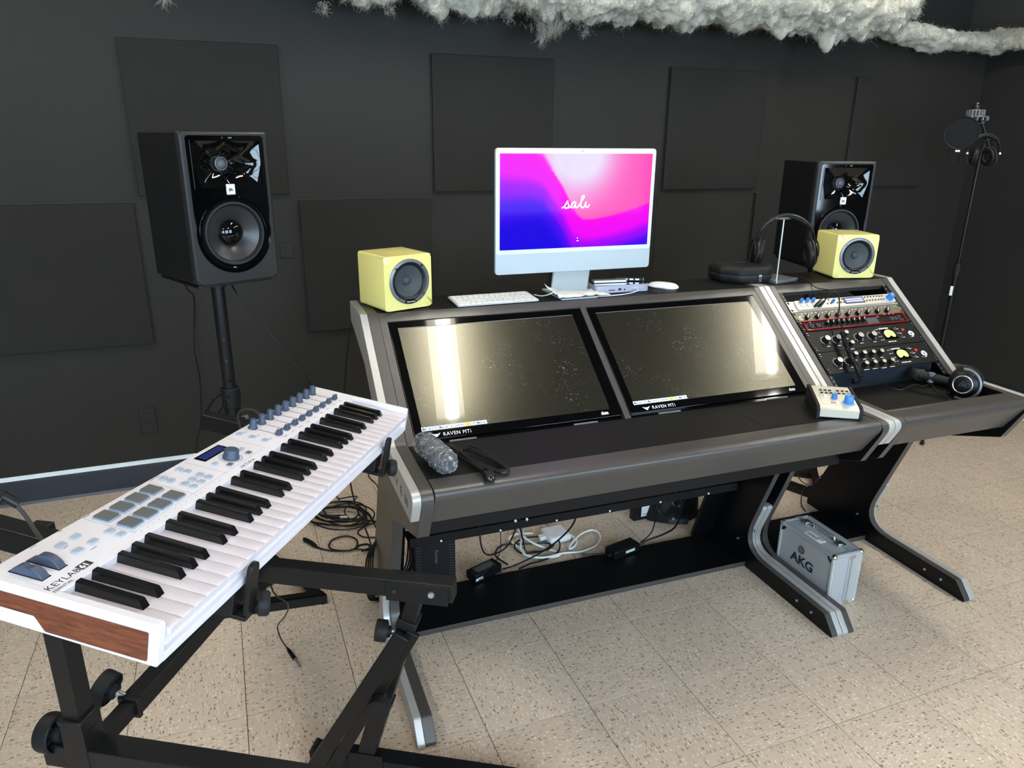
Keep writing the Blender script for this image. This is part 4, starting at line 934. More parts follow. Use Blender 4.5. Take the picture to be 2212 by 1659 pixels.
# remote control box on the desktop, beside the centre trim
RA = radians(-30)
rc = thing('remote_control', 'pale desktop remote box with blue volume knob beside the silver trim', 'controller', on_desk(1.215, .060, .7724, RA))
wR = .128; pr = [(0, .006), (0, .030), (.012, .036), (.150, .052), (.150, .006)]
MB().prism(pr, .010, wR-.010).obj('top_panel', M_fsil, rc, bevel=.001)
MB().prism([(.002, .004), (.002, .020), (.02, .020), (.02, .004)], .004, wR-.004).obj('front_strip', M_alu, rc, bevel=.001)
pe = fillet([(-.002, 0), (-.002, .030, .006), (.012, .039, .01), (.156, .056, .008), (.156, 0)], 4)
for x0 in (0, wR-.010): MB().prism(pe, x0, x0+.010).obj('end_cheek', M_blkm, rc, bevel=.0015)
PT = frame((0, .012, .0362), (1, 0, 0), Vector((0, .138, .016)).normalized(), Vector((0, -.016, .138)).normalized())
k = MB().lathe([(0, 0), (.019, 0), (.019, .0008), (0, .0008)], 28, PT @ T(.094, .026, .0002)).obj('dial_ring', M_blue2, rc)
k = MB().lathe([(0, 0), (.0135, 0), (.0125, .022), (.011, .024), (0, .024)], 28, PT @ T(.094, .026, .001)).obj('volume_knob', M_blue, rc)
MB().box((-.001, 0, 0), (.001, .011, .0008), PT @ T(.094, .026, .025) @ RZ(.6)).obj('pointer', M_print, k)
MB().lathe([(0, 0), (.0085, 0), (.0075, .015), (0, .015)], 20, PT @ T(.060, .052, .0002)).obj('level_knob', M_blue, rc)
MB().box((.030, .055, 0), (.041, .064, .007), PT).obj('talkback_button', M_cream, rc, bevel=.001)
for x in (.028, .041, .054, .077, .090, .103):
    for y in (.103, .085): MB().box((x, y, 0), (x+.008, y+.005, .0028), PT).obj('push_button', M_blk, rc, bevel=.0005)
for kx in range(4): MB().box((.046+.0038*kx, .018, 0), (.0478+.0038*kx, .027, .0004), PT).obj('microphone_slot', M_kprint, rc)
g = MB()
for a_, b_, c_, d_ in ((.020, .010, .072, .0105), (.020, .010, .0205, .074), (.0715, .010, .072, .112), (.020, .0735, .072, .074), (.072, .1185, .074, .119)): g.box((a_, b_, 0), (c_, d_, .0002), PT)
g.obj('printed_frame', M_grey, rc)
for x in (.036, .092): MB().cyl((x, .0015, .013), (x, .003, .013), .0022, n=10).obj('screw', M_grey, rc)

# wrapped roll and power cord on the desktop
def film_mat():
    m = bpy.data.materials.new('clear_plastic_film'); m.use_nodes = True; nt = m.node_tree; b = nt.nodes['Principled BSDF']; b.inputs['Base Color'].default_value = (.8, .82, .84, 1); b.inputs['Roughness'].default_value = .12; b.inputs['Specular IOR Level'].default_value = .9
    tr = nt.nodes.new('ShaderNodeBsdfTransparent'); mx = nt.nodes.new('ShaderNodeMixShader'); tc = nt.nodes.new('ShaderNodeTexCoord'); n = nt.nodes.new('ShaderNodeTexNoise'); n.inputs['Scale'].default_value = 60; n.inputs['Distortion'].default_value = 3; n.inputs['Detail'].default_value = 4
    nt.links.new(tc.outputs['Object'], n.inputs['Vector']); r = nt.nodes.new('ShaderNodeMapRange'); r.inputs[1].default_value = .45; r.inputs[2].default_value = .68; r.inputs[3].default_value = .04; r.inputs[4].default_value = .42
    nt.links.new(n.outputs['Fac'], r.inputs[0]); nt.links.new(r.outputs[0], mx.inputs[0]); nt.links.new(tr.outputs[0], mx.inputs[1]); nt.links.new(b.outputs[0], mx.inputs[2]); nt.links.new(mx.outputs[0], nt.nodes['Material Output'].inputs[0]); return m
M_film = film_mat()
wr = thing('wrapped_roll', 'grey cable roll wrapped in clear crinkled plastic at desktop left end', 'packet', frame(dw(.080, .185, .7724), -AY*.985+AX*.17, -AX*.985-AY*.17, AZ))
MB().tube([(.012, 0, .031), (.145, 0, .031)], [.024, .025], 20).obj('roll', mat('grey_roll', (.03, .033, .037), .5), wr)
hel = [(.02+.115*k/200, .0255*cos(k*.55), .031+.0255*sin(k*.55)) for k in range(201)]
MB().tube(hel, .003, 6).obj('coil', mat('grey_wrapped_cord', (.055, .06, .065), .45), wr)
ff = []
for i in range(40):
    x = -.022+.19*i/39; e = 1.0 if 5 < i < 34 else .55+.45*(i/6 if i <= 5 else (39-i)/6)
    ff.append([Vector((x+.004*noise.noise(Vector((i*.6, k*.5, 0))), .030*e*cos(a)*(1+.22*noise.noise(Vector((i*.45, 3*cos(a), 3*sin(a))))), max(.0006, .031+.030*e*sin(a)*(1+.22*noise.noise(Vector((i*.45, 3*cos(a)+9, 3*sin(a)))))))) for k, a in enumerate([2*pi*k/40 for k in range(40)])])
MB().loops(ff, capA=True, capB=True).obj('plastic_wrap', M_film, wr, smooth=25)
pc = thing('mains_lead', 'folded black power cord with socket end beside the wrapped roll', 'cord')
zt = .7724
pts = []
for k in range(3):
    o_ = .007*k
    pts += [dw(.155+o_, .13, zt+.008+.006*(k % 2)), dw(.175+o_, .06, zt+.010), dw(.215+o_*.6, .005, zt+.008), dw(.232+o_*.4, -.008+.0, zt+.008), dw(.243+o_*.3, .012, zt+.009), dw(.225+o_, .07, zt+.011), dw(.185+o_, .14, zt+.012+.004*k), dw(.168+o_, .152, zt+.010)]
MB().tube(smooth_path(pts, 6), .0036, 8).obj('cord', M_cable, pc)
MB().tube([dw(.170, .07, zt+.010), dw(.18, .03, zt+.010), dw(.184, .005, zt+.012)], [.0045, .006, .007], 10).obj('strain_relief', M_blk, pc)
sk = MB().box((-.012, 0, .002), (.012, .030, .020), frame(dw(.190, -.032, zt), AX, AY, AZ)).obj('socket_end', M_blk, pc, bevel=.003)
for dx, dz in ((-.005, .012), (.005, .012), (0, .008)): MB().box((dx-.001, -.0006, dz-.002), (dx+.001, .001, dz+.002), frame(dw(.190, -.032, zt), AX, AY, AZ)).obj('socket_slot', M_alu, sk)
MB().tube([dw(.150, .175, zt+.010), dw(.152, .155, zt+.012), dw(.158, .125, zt+.013)], [.008, .0095, .0055], 10).obj('plug', M_blk, pc)

# ------------------------------------------------------------------ large studio speakers and their floor stands
M_cab = mat('black_vinyl_cabinet', (.0065, .0065, .0075), .5, bump=.2, bscale=600, spec=.3)
M_bezel = mat('charcoal_bezel', (.017, .0168, .017), .42, spec=.35)
M_poly = mat('polypropylene_cone', (.022, .022, .024), .33)
M_badge = mat('white_badge', rgb(222, 222, 214), .35)
def studio_speaker(M, label):
    t = thing('studio_speaker', label, 'speaker', M, 'large black studio speakers on floor stands')
    w, h, d = .254, .419, .290
    cx, cz, r = w/2, .142, .098
    full = fillet([(0, 0, .028), (w, 0, .028), (w, h, .006), (0, h, .006)], 6)
    zs = .250; zt = .408
    pan = [(.016, zt), (w-.016, zt), (w-.016, .20), (w-.020, .165)]
    low = [(cx+.112*cos(a)*.985, cz+.112*sin(a)) for a in [radians(12-204*k/26) for k in range(27)]]
    panel = [(.016, .20), (.016, zt-.006), (.022, zt), (w-.022, zt), (w-.016, zt-.006), (w-.016, .20)] + low
    # bezel frame round the gloss panel
    mb = MB(); c0 = (cx, .22)
    def star(poly):
        n = len(poly)
        def fn(a):
            dd = (cos(a), sin(a)); best = 0
            for i in range(n):
                p = poly[i]; q = poly[(i+1) % n]; ex, ez = q[0]-p[0], q[1]-p[1]; det = -dd[0]*ez+ex*dd[1]
                if abs(det) < 1e-12: continue
                rx, rz = p[0]-c0[0], p[1]-c0[1]; tt = (-rx*ez+ex*rz)/det; uu = (dd[0]*rz-dd[1]*rx)/det
                if tt > 0 and -1e-6 <= uu <= 1+1e-6: best = max(best, tt)
            return (c0[0]+dd[0]*best, c0[1]+dd[1]*best)
        return fn
    def inset(d_): return fillet([(d_, d_, .028-d_), (w-d_, d_, .028-d_), (w-d_, h-d_, .010), (d_, h-d_, .010)], 6)
    holed(mb, inset(.006), star(panel), c0, 0, 160)
    mb.loops([[(p[0], y_, p[1]) for p in inset(d_)] for d_, y_ in ((.006, 0), (.0018, .0018), (0, .006), (0, .024))])
    mb.obj('bezel', M_bezel, t, smooth=50)
    back = rrect(.0, .004, w, h-.002, .004, 3)
    MB().loops([[(p[0], .020, p[1]) for p in fillet([(.001, .001, .026), (w-.001, .001, .026), (w-.001, h-.001, .005), (.001, h-.001, .005)], 6)],
                [(p[0], .060, p[1]) for p in fillet([(.003, .003, .012), (w-.003, .003, .012), (w-.003, h-.003, .005), (.003, h-.003, .005)], 6)],
                [(p[0], d, p[1]) for p in fillet([(.003, .003, .006), (w-.003, .003, .006), (w-.003, h-.003, .005), (.003, h-.003, .005)], 6)]], capB=True).obj('cabinet', M_cab, t, smooth=30)
    # gloss panel: upper field with the horn opening, lower field with the woofer opening
    up = [(.016, zs), (w-.016, zs), (w-.016, zt-.006), (w-.022, zt), (.022, zt), (.016, zt-.006)]
    hc, hx, hz = (cx, .333), .098, .061
    mb = MB(); holed(mb, up, rect_hole(hc, hx, hz), hc, -.002, 8)
    lo = [(.016, zs), (.016, .20)] + low[::-1] + [(w-.016, .20), (w-.016, zs)]
    holed(mb, lo, circ((cx, cz), r+.004), (cx, cz), -.002, 64)
    loop = panel
    mb.loops([[(p[0], -.002, p[1]) for p in loop], [(p[0], .004, p[1]) for p in loop]])
    mb.obj('gloss_panel', M_gloss, t, smooth=30)
    # horn: rectangular mouth flowing to a round throat
    n = 64; loops = []
    for j in range(11):
        q = j/10; lp = []
        for k in range(n):
            a = 2*pi*k/n; rx, rz = rect_hole((0, 0), hx, hz)(a+1e-4); ox, oz = .017*cos(a), .017*sin(a)
            e = q**.75; pinch = 1-.30*sin(pi*q)*abs(sin(2*a))**.7*(1 if q < 1 else 0)
            lp.append((hc[0]+(rx*(1-e)+ox*e)*(pinch if q > 0 else 1), -.002+.046*(q**1.15), hc[1]+(rz*(1-e)+oz*e)*(pinch if q > 0 else 1)))
        loops.append(lp)
    MB().loops(loops).obj('horn', M_gloss, t, smooth=50)
    MB().loops([[(hc[0]+s*hx+ds, y, hc[1]+v*hz+dv) for s, v, ds, dv in ((-1, -1, -.002, -.002), (1, -1, .002, -.002), (1, 1, .002, .002), (-1, 1, -.002, .002))] for y in (-.002, -.0045)] + [[(hc[0]+s*hx, -.0045, hc[1]+v*hz) for s, v in ((-1, -1), (1, -1), (1, 1), (-1, 1))]]).obj('horn_lip', M_gloss, t)
    Qh = T(hc[0], .044, hc[1]) @ RX(pi/2)
    tw = MB().lathe([(.019, -.002), (.019, .006), (.0155, .007), (.0150, .002), (.012, .0085), (.007, .0115), (0, .0125)], 32, Qh).obj('tweeter', M_grey, t)
    Q = T(cx, 0, cz) @ RX(pi/2)
    MB().lathe([(r+.005, .002), (r+.004, .0055), (r-.002, .005), (r-.006, .001), (r-.0075, -.004)], 64, Q).obj('woofer_ring', M_gloss, t)
    MB().lathe([(r-.006, -.004), (r-.010, .0035), (r-.015, .0035), (r-.020, -.003), (r-.021, -.006)], 64, Q).obj('surround', M_surr, t)
    MB().lathe([(r-.020, -.006), (.060, -.014), (.0365, -.026), (.0345, -.028)], 64, Q).obj('cone', M_poly, t)
    MB().lathe([(.037, -.0265), (.036, -.023), (.030, -.016), (.020, -.0105), (.010, -.0080), (0, -.0075)], 40, Q).obj('dust_cap', M_gloss, t)
    b = MB().box((cx-.013, -.005, .250), (cx+.013, -.001, .279)).obj('badge', M_badge, t, bevel=.002)
    text('lettering', 'JBL', .0095, M_kprint, b, frame((cx, -.0053, .261), (1, 0, 0), (0, 0, 1), (0, -1, 0)), 'CENTER', ext=.0001, bold=.0004)
    for k, xx in enumerate((.118, .136, .140, .144)): MB().box((xx, -.0024, .4005), (xx+(.001 if k else .0007), -.0019, .404)).obj('panel_mark', M_white, t)
    return t
def speaker_stand(x, y, yaw, top, tri_yaw, label, side=.50):
    t = thing('speaker_stand', label, 'speaker stand', T(x, y, 0), 'black tripod-base speaker stands')
    pl = MB(); R_ = side/sqrt(3); C = [Vector((R_*cos(tri_yaw+2*pi*k/3), R_*sin(tri_yaw+2*pi*k/3), 0)) for k in range(3)]
    for k in range(3):
        a, b = C[k], C[(k+1) % 3]; u = (b-a).normalized(); n = Vector((-u.y, u.x, 0))
        q = MB(); inn = n*.034
        q.loops([[a, b, b+n*.004-u*.006, a+n*.004+u*.006], [a+Vector((0, 0, .036)), b+Vector((0, 0, .036)), b+Vector((0, 0, .036))+n*.004-u*.006, a+Vector((0, 0, .036))+n*.004+u*.006]], capA=True, capB=True)
        q.loops([[a+Vector((0, 0, .032)), b+Vector((0, 0, .032)), b+inn-u*.058+Vector((0, 0, .032)), a+inn+u*.058+Vector((0, 0, .032))], [a+Vector((0, 0, .036)), b+Vector((0, 0, .036)), b+inn-u*.058+Vector((0, 0, .036)), a+inn+u*.058+Vector((0, 0, .036))]], capA=True, capB=True)
        q.obj('base_rail', M_steel, t)
        m = (a+b)/2+n*.004
        MB().box((0, -.018, .004), (m.length, .018, .034), RZ(math.atan2(m.y, m.x))).obj('base_spoke', M_steel, t, bevel=.001)
        MB().cyl(a*.94, a*.94+Vector((0, 0, .004)), .012, n=12).obj('foot_pad', M_blkm, t)
    MB().cyl((0, 0, .02), (0, 0, .74), .0245, n=28).obj('outer_tube', M_steel, t)
    MB().cyl((0, 0, .70), (0, 0, top-.008), .0195, n=28).obj('inner_tube', M_steel, t)
    MB().cyl((0, 0, .700), (0, 0, .765), .029, n=28).obj('clamp_collar', M_blkm, t, bevel=.003)
    q = MB(); q.box((-.034, -.006, 0), (.034, .006, .020), T(-.030, -.012, .655) @ RZ(.5)).cyl((.02, -.03, .665), (.045, -.02, .665), .007, n=12); q.obj('clamp_bolt', M_grey, t)
    kn = MB(); kn.loops([[Vector((.020+l, yy*wd, .742+zz)) for l, yy, zz in ((0, -1, -.006), (0, 1, -.006), (0, 1, .006), (0, -1, .006))] for l, wd in ((0, .010), (.012, .026), (.034, .022), (.046, .008))], capA=True, capB=True, M=RZ(-.9)); kn.obj('clamp_knob', M_blkm, t, bevel=.002)
    MB().cyl((0, -.028, .795), (.012, -.036, .797), .005, n=10).obj('locking_pin', M_blk, t)
    lo = smooth_path([(-.022, -.02, .757), (-.05, -.03, .742), (-.082, -.035, .695), (-.085, -.035, .678), (-.06, -.03, .675), (-.03, -.025, .70), (-.02, -.024, .725)], 6)
    MB().tube(lo, .0052, 6).obj('pin_strap', M_cable, t)
    for zz in (.86, .93): MB().cyl((.0, -.0185, zz), (.0, -.0205, zz), .004, n=10).obj('height_hole', M_kprint, t)
    p = MB(); p.prism(rrect(-.115, -.135, .115, .135, .01), top-.008, top, axis='z', M=RZ(yaw)).cyl((0, 0, top-.035), (0, 0, top-.006), .026, n=20); p.obj('top_plate', M_steel, t, bevel=.001)
    return t
YL = radians(24.5); ZL = 1.128
SPX, SPY = -.560, .620
def spk_M(px, py, z, yaw): return T(px, py, z) @ RZ(yaw) @ T(-.127, -.158, 0)
studio_speaker(spk_M(SPX, SPY, ZL, YL), 'large black studio speaker on the tall stand at the left')
speaker_stand(SPX, SPY, YL, ZL, radians(-36), 'black speaker stand with triangular floor frame, under the left speaker', side=.50)
YR = radians(-14); SRX, SRY, ZR = 1.888, .735, 1.040
studio_speaker(spk_M(SRX, SRY, ZR, YR), 'large black studio speaker behind the right yellow speaker')
speaker_stand(SRX, SRY, YR, ZR, radians(-98), 'black speaker stand behind the rack bay, partly seen below the desk', side=.52)
# cables of the left speaker
tag(MB().tube(smooth_path([(SPX+.03, SPY+.06, ZL-.004), (-.505, .625, 1.065), (-.448, .62, .981), (-.37, .60, .85), (-.308, .60, .747), (-.275, .72, .52), (-.215, 1.02, .16), on_z(735, 1084, .012)], 6), .0026, 8).obj('speaker_cable', M_cable), 'thin dark cable slanting from the left speaker down behind the white keyboard', 'cable')
tag(MB().tube(smooth_path([(-.655, .80, ZL+.02), (-.67, .95, 1.06), (-.672, 1.2, .98), (-.672, 1.60, .86), (-.697, 1.60, .652), (-.692, 1.60, .50), (-.71, 1.60, .30), (-.743, 1.60, .195), (-.75, 1.58, .05), (-.78, 1.50, .006), (-.85, 1.45, .005)], 6), .0030, 8).obj('wall_cable', M_cable), 'black cable hanging down the wall left of the speaker stand pole', 'cable')
tag(MB().tube(smooth_path([(-.17, .52, .98), (-.19, .56, .85), (-.20, .60, .70), (-.205, .62, .5), (-.19, .62, .3), (-.15, .60, .15), (-.12, .58, .006)], 6), .003, 8).obj('desk_cable', M_cable), 'black cable hanging behind the left end of the desk', 'cable')

# ------------------------------------------------------------------ microphone stand in the far right corner
E1 = Vector((.63, -.777, 0)).normalized(); E2 = Vector((.777, .63, 0)).normalized()
MSM = frame((3.071, .95, 0), E1, E2, AZ)
ms = thing('microphone_stand', 'tall black microphone stand with boom arm in the right corner', 'microphone stand', MSM)
MB().cyl((0, 0, .02), (0, 0, .90), .0125, n=20).obj('lower_tube', M_steel, ms)
MB().cyl((0, 0, .88), (0, 0, 1.50), .0085, n=20).obj('upper_tube', M_steel, ms)
MB().cyl((0, 0, .865), (0, 0, .93), .0185, n=18).obj('clutch', M_blkm, ms, bevel=.002)
MB().box((-.0135, -.0135, .76), (.0, -.011, .81)).obj('sticker', M_white, ms)
for k in range(3):
    a = 2*pi*k/3+.5
    MB().tube([(0, 0, .16), (.15*cos(a), .15*sin(a), .06), (.30*cos(a), .30*sin(a), .012)], .008, 10).obj('leg', M_steel, ms)
    MB().ball((.30*cos(a), .30*sin(a), .012), .012, 10, 6).obj('rubber_foot', M_blkm, ms)
MB().tube([(.0, 0, 1.455), (.004, 0, 1.50), (.010, 0, 1.53)], [.010, .012, .011], 12).obj('swivel', M_blkm, ms)
MB().tube([(.045, 0, 1.475), (.020, 0, 1.545), (-.030, 0, 1.650)], .0075, 12).obj('boom_arm', M_steel, ms)
MB().tube([(.010, -.005, 1.51), (.045, -.012, 1.512), (.060, -.012, 1.49)], [.004, .006, .008], 8).obj('boom_knob', M_blkm, ms)
for z, x in ((1.628, -.020), (1.548, .018)): MB().torus((x, 0, z), (-.43, 0, .9), .011, .002, 18, 6).obj('boom_ring', M_grey, ms)
mc = thing('condenser_microphone', 'black condenser microphone in a ribbed shock mount atop the boom', 'microphone', MSM @ T(-.055, .03, 1.60))
MB().lathe([(0, -.06), (.020, -.06), (.024, -.05), (.024, .045), (.020, .062), (.012, .070), (0, .071)], 24, T(0, 0, .05)).obj('body', M_blk, mc)
g = MB()
for k in range(16):
    a = 2*pi*k/16; g.cyl((.037*cos(a), .037*sin(a), .060), (.037*cos(a), .037*sin(a), .088), .0055, n=8)
g.torus((0, 0, .060), (0, 0, 1), .037, .003, 32, 6).torus((0, 0, .088), (0, 0, 1), .037, .0035, 32, 6); g.obj('shock_mount', M_grey, mc)
g = MB()
for k in range(12):
    a = 2*pi*k/12; g.cyl((.046*cos(a)+.012, .046*sin(a), .040), (.046*cos(a)+.012, .046*sin(a), .058), .0045, n=8)
g.torus((.012, 0, .058), (0, 0, 1), .046, .003, 32, 6); g.obj('mount_basket', M_grey, mc)
MB().cyl((0, 0, .105), (0, 0, .122), .009, n=14).obj('top_cap', M_alu, mc)
pf = thing('pop_filter', 'round black pop filter in front of the condenser microphone', 'pop filter', MSM @ T(-.100, -.055, 1.580) @ RZ(-.15))
MB().torus((0, 0, 0), (0, -1, 0), .077, .0028, 48, 8).obj('hoop', M_blk, pf)
MB().lathe([(.0765, .001), (.0765, -.001), (0, -.001)], 40, RX(pi/2)).obj('mesh', mat('pop_filter_mesh', (.0085, .0085, .0095), .8, spec=.2), pf)
MB().tube(smooth_path([(-.035, .004, -.073), (-.044, .01, -.10), (-.046, .02, -.135), (-.030, .03, -.150), (-.008, .05, -.125), (.01, .06, -.11)], 6), .0028, 8).obj('gooseneck', M_steel, pf)
MB().box((-.012, -.004, -.090), (.008, .002, -.081)).obj('clip_label', M_white, pf); MB().lathe([(0, -.006), (.010, -.006), (.010, .006), (0, .006)], 16, T(.002, .05, -.122) @ RX(pi/2)).obj('clamp', M_blk, pf)
headphones('hanging_headphones', 'black headphones hanging from the microphone stand boom', MSM @ T(.008, -.028, 1.425) @ RZ(.35), .150, .150, .042, swivel=radians(24), drop=.055, bw=.014, cupx=.034, hz=1.08)
# ------------------------------------------------------------------ white MIDI keyboard (local: x along the keys, y to the back, z up from the top panel)
KX = Vector((0.51613, 0.85281, -0.07964)).normalized(); KY = Vector((-0.83759, 0.52195, 0.16136)); KY = (KY-KX*KY.dot(KX)).normalized(); KZ = KX.cross(KY)
KO = Vector((-0.63642, -1.04433, 1.03803))
KM = frame(KO, KX, KY, KZ)
def kw(x, y, z): return KO+KX*x+KY*y+KZ*z
M_kw = mat('white_keyboard_shell', rgb(226, 222, 228), .42)
M_kwk = mat('white_key_plastic', rgb(214, 206, 212), .35)
M_kb = mat('gloss_black_key', (.006, .006, .0065), .16)
M_slate = mat('slate_blue_plastic', rgb(62, 74, 94), .5)
M_padg = mat('grey_rubber_pad', rgb(92, 94, 94), .6)
M_padb = mat('pale_blue_pad_base', rgb(140, 158, 182), .4, emit=rgb(160, 185, 215), estr=.05)
M_btn = mat('pale_grey_button', rgb(166, 176, 190), .45)
M_wood = wood_mat()
LK, DK, TH = .871, .221, .053
mk = thing('midi_keyboard', 'white 61-key MIDI keyboard with wooden cheek on a black stand', 'keyboard', KM)
MB().prism(fillet([(.126, -.012), (.126, 0, .002), (DK, 0, .004), (DK, -.050, .003), (.004, -TH, .002), (0, -TH, .002), (0, -.041, .002), (.007, -.041), (.007, -.0172), (.126, -.0172)], 3), .0115, LK-.0115).obj('body', M_kw, mk, smooth=30)
ch = fillet([(0, -TH, .003), (0, 0, .004), (DK, 0, .004), (DK, -.050, .003)], 4)
for x0 in (0, LK-.0115): MB().prism(ch, x0, x0+.0115).obj('cheek', M_kw, mk, bevel=.0012, smooth=30)
wd = fillet([(.012, -.0475, .002), (.012, -.0115, .002), (.2195, -.0115, .001), (.2195, -.031, .001), (.150, -.031, .004), (.136, -.0470, .004)], 3)
MB().prism(wd, -.0012, .001).obj('wood_cheek', M_wood, mk, smooth=30)
text('embossed_lettering', 'ARTURIA', .0135, M_kw, mk, frame((-.0002, .2175, -.0465), (0, -1, 0), (0, 0, 1), (-1, 0, 0)), ext=.0008, sx=1.05)
# keys
NW = 36; KWD = (.8575-.0135)/NW; kx0 = .0135
wk = MB().loops([[(p[0], -.004, p[1]) for p in rrect(.0009, -.0192, KWD-.0009, -.0108, .0014, 2)], [(p[0], -.0032, p[1]) for p in rrect(.0007, -.0195, KWD-.0007, -.0105, .0014, 2)], [(p[0], .0062, p[1]) for p in rrect(.0007, -.0195, KWD-.0007, -.0105, .0014, 2)],
                 [(p[0], .0064, p[1]) for p in rrect(.0007, -.0168, KWD-.0007, -.0105, .0014, 2)], [(p[0], .126, p[1]) for p in rrect(.0007, -.0168, KWD-.0007, -.0105, .0014, 2)]], capA=True, capB=True).mesh('white_key', M_kwk, 30)
bk = MB().loops([[Vector((-.0058, .040, -.0105)), Vector((.0058, .040, -.0105)), Vector((.0058, .126, -.0105)), Vector((-.0058, .126, -.0105))],
                 [Vector((-.0050, .046, -.0012)), Vector((.0050, .046, -.0012)), Vector((.0050, .126, .0005)), Vector((-.0050, .126, .0005))],
                 [Vector((-.0038, .0485, .0002)), Vector((.0038, .0485, .0002)), Vector((.0038, .126, .0018)), Vector((-.0038, .126, .0018))]], capA=True, capB=True).mesh('black_key', M_kb, 25)
for i in range(NW):
    o = link('white_key', wk, mk, M=T(kx0+KWD*i, 0, random.uniform(-.0002, .0002)), bevel=0)
for i in range(NW):
    if i % 7 in (0, 1, 3, 4, 5) and i < 35:
        off = {0: -.0016, 1: .0016, 3: -.0022, 4: 0, 5: .0022}[i % 7]
        link('black_key', bk, mk, M=T(kx0+KWD*(i+1)+off, 0, 0))
MB().box((.0135, .1262, -.010), (.857, .1270, -.001)).obj('key_slot_strip', mat('pale_blue_white', rgb(206, 222, 240), .5), mk)
# controls
def lath(name, prof, x, y, m, n=18): return MB().lathe(prof, n, T(x, y, 0)).obj(name, m, mk)
for i in range(9):
    x = .565+.0315*i
    lath('rotary_knob', [(0, 0), (.0088, 0), (.0090, .002), (.0070, .004), (.0058, .0175), (.0050, .0188), (0, .0188)], x, .203, M_slate, 20)
    MB().box((x-.0009, .157, -.0001), (x+.0009, .190, .0002)).obj('fader_slot', M_grey, mk)
    MB().loops([[Vector((x+sx*.0062, .152+sy*.0062, .0012)) for sx, sy in ((-1, -1), (1, -1), (1, 1), (-1, 1))], [Vector((x+sx*.0056, .152+sy*.0020-.0005, .0125)) for sx, sy in ((-1, -1), (1, -1), (1, 1), (-1, 1))]], capA=True, capB=True).obj('fader_cap', M_slate, mk, bevel=.0008)
    MB().box((x-.0052, .1505, .0125), (x+.0052, .1515, .0129)).obj('fader_mark', M_print, mk)
pr = [(x, y) for x in (.170, .201, .232, .263) for y in (.160, .195)]
for x, y in pr:
    b_ = MB().prism(rrect(x-.0128, y-.0128, x+.0128, y+.0128, .003, 3), 0, .0022, axis='z').obj('drum_pad', M_padb, mk, bevel=.0006)
    MB().prism(rrect(x-.0112, y-.0108, x+.0112, y+.0118, .002, 3), .002, .0042, axis='z').obj('pad_rubber', M_padg, b_, bevel=.0006)
DP = MB().box((.391, .190, -.0004), (.463, .211, .0005)).obj('display_window', M_gloss, mk)
MB().box((.397, .193, .0004), (.457, .208, .0007)).obj('display', mat('dark_blue_display', rgb(30, 36, 84), .2, emit=rgb(34, 40, 96), estr=.3), DP)
lath('main_encoder', [(0, 0), (.0135, 0), (.0135, .004), (.0122, .006), (.0118, .0145), (.0105, .0165), (0, .0168)], .4265, .166, M_slate, 28)
MB().torus((.4265, .166, .0004), (0, 0, 1), .0185, .0005, 36, 4).obj('encoder_ring', M_btn, mk)
bm_ = {}
def button(x, y, sx=.0068, sy=.0048, m=None):
    q = (sx, sy)
    if q not in bm_: bm_[q] = MB().loops([[Vector((p[0], p[1], 0)) for p in rrect(-sx, -sy, sx, sy, .0016, 2)], [Vector((p[0]*.9, p[1]*.88, .0026)) for p in rrect(-sx, -sy, sx, sy, .0016, 2)]], capB=True).mesh('button', M_btn, 40)
    o = link('button', bm_[q], mk, M=T(x, y, 0)); return o
for x, y in ((.087, .192), (.111, .192), (.086, .168), (.111, .168), (.141, .168), (.1405, .152), (.304, .205), (.304, .192), (.3435, .205), (.3435, .191)): button(x, y)
for x in (.304, .3235, .3435):
    for y in (.170, .1545): button(x, y, .0062, .0050)
for y in (.207, .182, .157): button(.525, y, .0068, .0056)
for x, y in ((.458, .152), (.399, .152)):
    b_ = button(x, y, .0062, .0048); MB().prism(rrect(x-.0055, y-.004, x+.0055, y+.004, .001, 2), .0024, .0031, axis='z').obj('button_cap', M_padg, mk)
for x, y in ((.390, .173), (.466, .170)): button(x, y, .0062, .0042)
pg = MB()
for x, y, w_, h_ in [(x+.0145, .186+d_, .0035, .001) for x in (.170, .201, .232, .263) for d_ in (0, -.034)] + [(.565+.0315*i, .1385, .012, .0009) for i in range(9)] + [(.565+.0315*i, .1905, .013, .0007) for i in range(9)] + [(.540, yy, .010, .001) for yy in (.204, .179, .154)] + [(.304+.0195*i, .1618, .006, .0008) for i in range(3)] + [(.087, .1855, .008, .001), (.1, .158, .010, .001), (.052, .142, .007, .001), (.052, .186, .007, .001), (.072, .2165, .010, .001), (.115, .2165, .006, .001), (.160, .2165, .012, .001), (.3, .2165, .022, .0012)]:
    pg.box((x-w_/2, y-h_/2, -.0002), (x+w_/2, y+h_/2, .00015))
for x in (.153, .285, .372, .497): pg.box((x-.0002, .140, -.0002), (x+.0002, .214, .0001))
pg.box((.153, .1437, -.0002), (.49, .1440, .0001)); pg.box((.56, .1955, -.0002), (.825, .1958, .0001))
for k in range(16): pg.box((.16+.0122*k, .1368, -.0002), (.1612+.0122*k, .138, .0001))
pg.obj('printed_legend', mat('grey_print', (.16, .16, .17), .6), mk)
